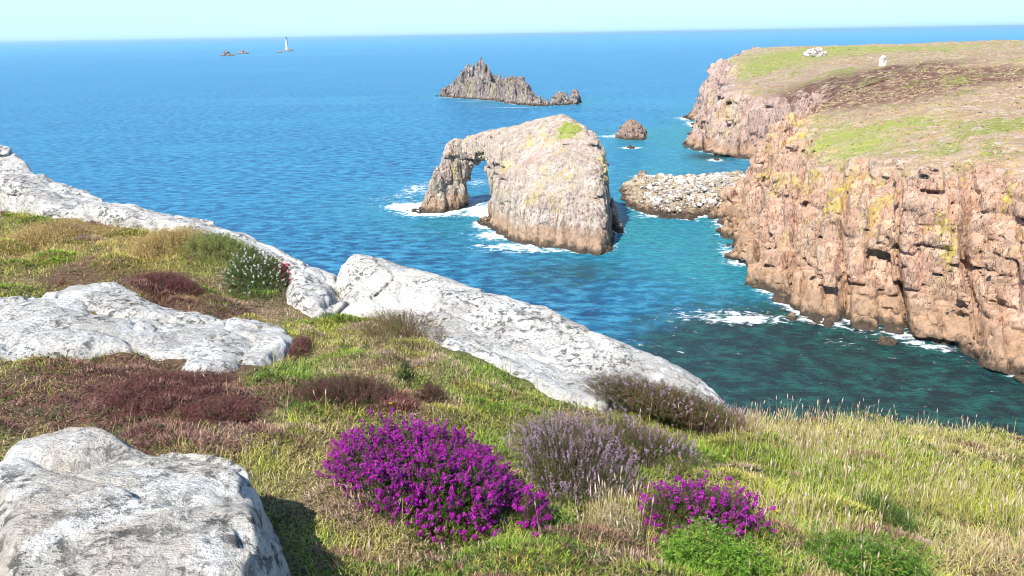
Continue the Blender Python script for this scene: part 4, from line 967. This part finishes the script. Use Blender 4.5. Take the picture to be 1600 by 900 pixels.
shrub('heather_bush', 'pale lilac flowering heather with upright spikes below the white ridge', 'heather', plan(895, 735, 95, 66), .21, ((.03, .045, .02), (.12, .13, .06), (.24, .20, .15), .25), 2700, 15, .008, .002, LIL, .06, seed=5, fr_=.24, up=1.6, wild=.14, bells=9, bellr=.0027)
shrub('heather_bush', 'dark green heather clump with few lilac spikes right of the lilac heather', 'heather', plan(1015, 712, 78, 40), .18, ((.03, .05, .02), (.13, .16, .05), (.26, .16, .12), .3), 1700, 15, .009, .002, LIL, .06, seed=6, fr_=.10, up=1.2)
p_ = at(1030, 625, 4.75)
shrub('heather_bush', 'brown heather draped over the lower end of the white rock ridge', 'heather', (p_[0], p_[1] - .1, .50, .30), .18, BRH, 4600, 15, .011, .003, LIL, .05, seed=7, fr_=.04, up=.7, lift=.09)
shrub('heather_bush', 'pinkish brown heather at the cliff edge where the white ridge ends', 'heather', plan(1120, 672, 56, 16), .17, ((.20, .12, .08), (.42, .28, .21), (.12, .14, .04), .2), 1300, 15, .011, .003, LIL, .06, seed=8, fr_=.06, up=1)
shrub('heather_bush', 'olive brown heather tuft against the middle of the white ridge', 'heather', plan(628, 525, 50, 30), .18, ((.07, .07, .03), (.20, .17, .06), (.26, .13, .10), .3), 1300, 15, .013, .0035, None, .06, seed=9, up=1)
shrub('heather_bush', 'dark burgundy heather mat left of the small dark green tuft in the middle turf', 'heather', plan(545, 626, 88, 28), .13, ((.07, .025, .025), (.24, .10, .09), (.06, .10, .025), .3), 2600, 15, .009, .0028, None, .045, seed=10)
shrub('heather_bush', 'small dark green round tuft right of the straw patch', 'heather', plan(634, 594, 16, 11), .10, ((.02, .05, .02), (.06, .12, .04)), 300, 14, .009, .0028, None, .04, seed=11)
shrub('heather_bush', 'small dark russet clump just above the large purple bush', 'heather', plan(674, 630, 28, 16), .09, ((.05, .04, .025), (.18, .09, .06)), 400, 14, .009, .0028, None, .04, seed=12)
shrub('heather_bush', 'low wine red heather patch between two dark clumps', 'heather', plan(622, 644, 40, 14), .07, ((.16, .05, .045), (.34, .14, .12)), 400, 14, .008, .0028, None, .035, seed=13)
shrub('green_shrub', 'bright green feathery shrub in front of the smaller purple heather', 'shrub', plan(1115, 885, 82, 36), .13, ((.05, .14, .015), (.26, .44, .05), (.30, .34, .08), .15), 1500, 18, .015, .0042, None, .06, seed=14, wild=.4, inner=.3)
shrub('green_shrub', 'bright green leafy shrub at the bottom right corner of the turf', 'shrub', plan(1345, 895, 85, 28), .12, ((.03, .10, .012), (.18, .34, .04), (.30, .30, .08), .15), 1500, 18, .015, .0042, None, .06, seed=15, wild=.4, inner=.3)
shrub('green_shrub', 'dark green shrub half hidden in tall grass near the right side', 'shrub', plan(1385, 815, 30, 30), .10, ((.03, .08, .015), (.12, .2, .04)), 500, 16, .011, .003, None, .05, seed=16)
shrub('thrift_clump', 'dark green cushion dotted with white flowers by the upper left rock rim', 'sea thrift', plan(405, 440, 44, 34), .20, ((.03, .07, .02), (.14, .20, .05)), 1500, 16, .016, .0045, ((.62, .56, .52), (.80, .74, .70)), .05, seed=17, fr_=.10, bells=6, bellr=.005)
shrub('thrift_clump', 'small crimson pink flower clump at the edge of the pale rock rim', 'sea thrift', plan(445, 440, 12, 9), .13, ((.12, .05, .03), (.25, .10, .06)), 160, 12, .012, .004, ((.42, .03, .09), (.60, .10, .20)), .04, seed=18, fr_=.7, bells=8, bellr=.006)
shrub('green_shrub', 'pale green bushy grass mound behind the white flowered cushion', 'shrub', plan(340, 395, 44, 20), .15, ((.12, .17, .04), (.36, .36, .12)), 1100, 16, .022, .004, None, .07, seed=19, up=1.4)
shrub('grass_tussock', 'golden dry tussock at the far left above the brown litter', 'grass tussock', plan(245, 388, 60, 20), .14, ((.36, .25, .08), (.58, .43, .18)), 1500, 14, .024, .004, None, .07, seed=20, up=1.3)
shrub('grass_tussock', 'golden dry tussock beyond the left end of the pale slab', 'grass tussock', plan(90, 372, 70, 20), .15, ((.36, .25, .08), (.58, .43, .18)), 1300, 14, .024, .004, None, .07, seed=22, up=1.3)
shrub('grass_tussock', 'pale fine tuft of dry grass left of the smaller purple heather', 'grass tussock', plan(965, 838, 42, 36), .13, ((.32, .24, .12), (.58, .46, .30), (.2, .25, .05), .2), 900, 12, .022, .0022, None, .08, seed=21, up=1.6)

BUR = ((.08, .025, .025), (.30, .12, .11), (.10, .12, .03), .12)
shrub('heather_bush', 'wide low burgundy heath mat below the pale slab at far left', 'heather', plan(265, 612, 90, 42), .07, BUR, 4600, 14, .010, .003, None, .04, seed=31, wild=.35)
shrub('heather_bush', 'low burgundy heath mat just behind the lower left boulder', 'heather', plan(350, 655, 70, 24), .06, BUR, 2600, 14, .009, .0028, None, .04, seed=32, wild=.35)
shrub('heather_bush', 'dark red heath strip above the pale slab under the golden tussock', 'heather', plan(265, 452, 60, 12), .08, BUR, 1500, 13, .014, .004, None, .05, seed=33, wild=.35)
shrub('heather_bush', 'small burgundy tuft at the right tip of the pale slab', 'heather', plan(470, 545, 16, 16), .06, BUR, 500, 13, .011, .0032, None, .04, seed=34, wild=.35)
# --- yellow and white flowers
def flower(px, py, c, lab, r=.012):
    p = np.array(hit(px, py)); p[2] = float(ground_z(p[0:1], p[1:2])[0])
    root = empty('wildflower', p); tag(root, lab, 'flower', 'single wild flowers in the turf')
    hz = .05; n = 12; a = np.arange(n) * 6.283 / n
    V, Q = lathe([(.0014, 0), (.001, hz)], 6); mk_mesh('stem', V, Q, LEAF, False, parent=root, col=np.tile((.15, .25, .04), (len(V), 1)))
    V = np.concatenate([[[0, 0, hz]], np.stack([np.cos(a) * r, np.sin(a) * r, hz + .004 + 0 * a], 1), np.stack([np.cos(a + .26) * r * .55, np.sin(a + .26) * r * .55, hz + .001 + 0 * a], 1)])
    T = np.array([(0, 1 + n + (i - 1) % n, 1 + i) for i in range(n)] + [(0, 1 + i, 1 + n + i) for i in range(n)])
    mk_mesh('petals', V, T, PETAL, False, parent=root, col=np.tile(c, (len(V), 1)))
    V, Q = lathe([(.001, hz + .001), (r * .3, hz + .003), (r * .2, hz + .006), (.001, hz + .007)], 8); mk_mesh('flower_centre', V, Q, PETAL, False, parent=root, col=np.tile((.6, .42, .02), (len(V), 1)))
YL = (.75, .62, .02)
for px, py, c, lab in ((656, 583, YL, 'yellow flower in the straw patch beside the small dark green tuft'), (628, 622, YL, 'yellow flower between the dark heather clumps'), (612, 650, YL, 'yellow flower just above the large purple bush'),
                       (1061, 728, YL, 'yellow flower in the dark heather right of the lilac heather'), (1212, 802, YL, 'yellow flower at the edge of the bright lawn patch'), (1236, 698, YL, 'yellow flower near the cliff edge grass'),
                       (1324, 750, (.8, .78, .74), 'flat white flower head in the tall grass at right')):
    flower(px, py, c, lab, .016 if c != YL else .013)

# ------------------------------------------------------------------ HAZE: thin sea air
hm = bpy.data.materials.new('sea_air'); hm.use_nodes = True; nt = hm.node_tree; nt.nodes.clear()
vo = nt.nodes.new('ShaderNodeVolumePrincipled'); vo.inputs['Color'].default_value = (.55, .86, 1, 1); vo.inputs['Density'].default_value = 0.00004; vo.inputs['Anisotropy'].default_value = .2
ho = nt.nodes.new('ShaderNodeOutputMaterial'); nt.links.new(vo.outputs[0], ho.inputs['Volume'])
bx = np.array([(x_, y_, z_) for x_ in (-62000, 62000) for y_ in (-3500, 71000) for z_ in (-5, 95)], float)
bq = np.array([(0, 1, 3, 2), (4, 6, 7, 5), (0, 4, 5, 1), (2, 3, 7, 6), (0, 2, 6, 4), (1, 5, 7, 3)])
tag(mk_mesh('haze', bx, bq, hm, False), 'thin pale sea haze', 'haze', kind='stuff')
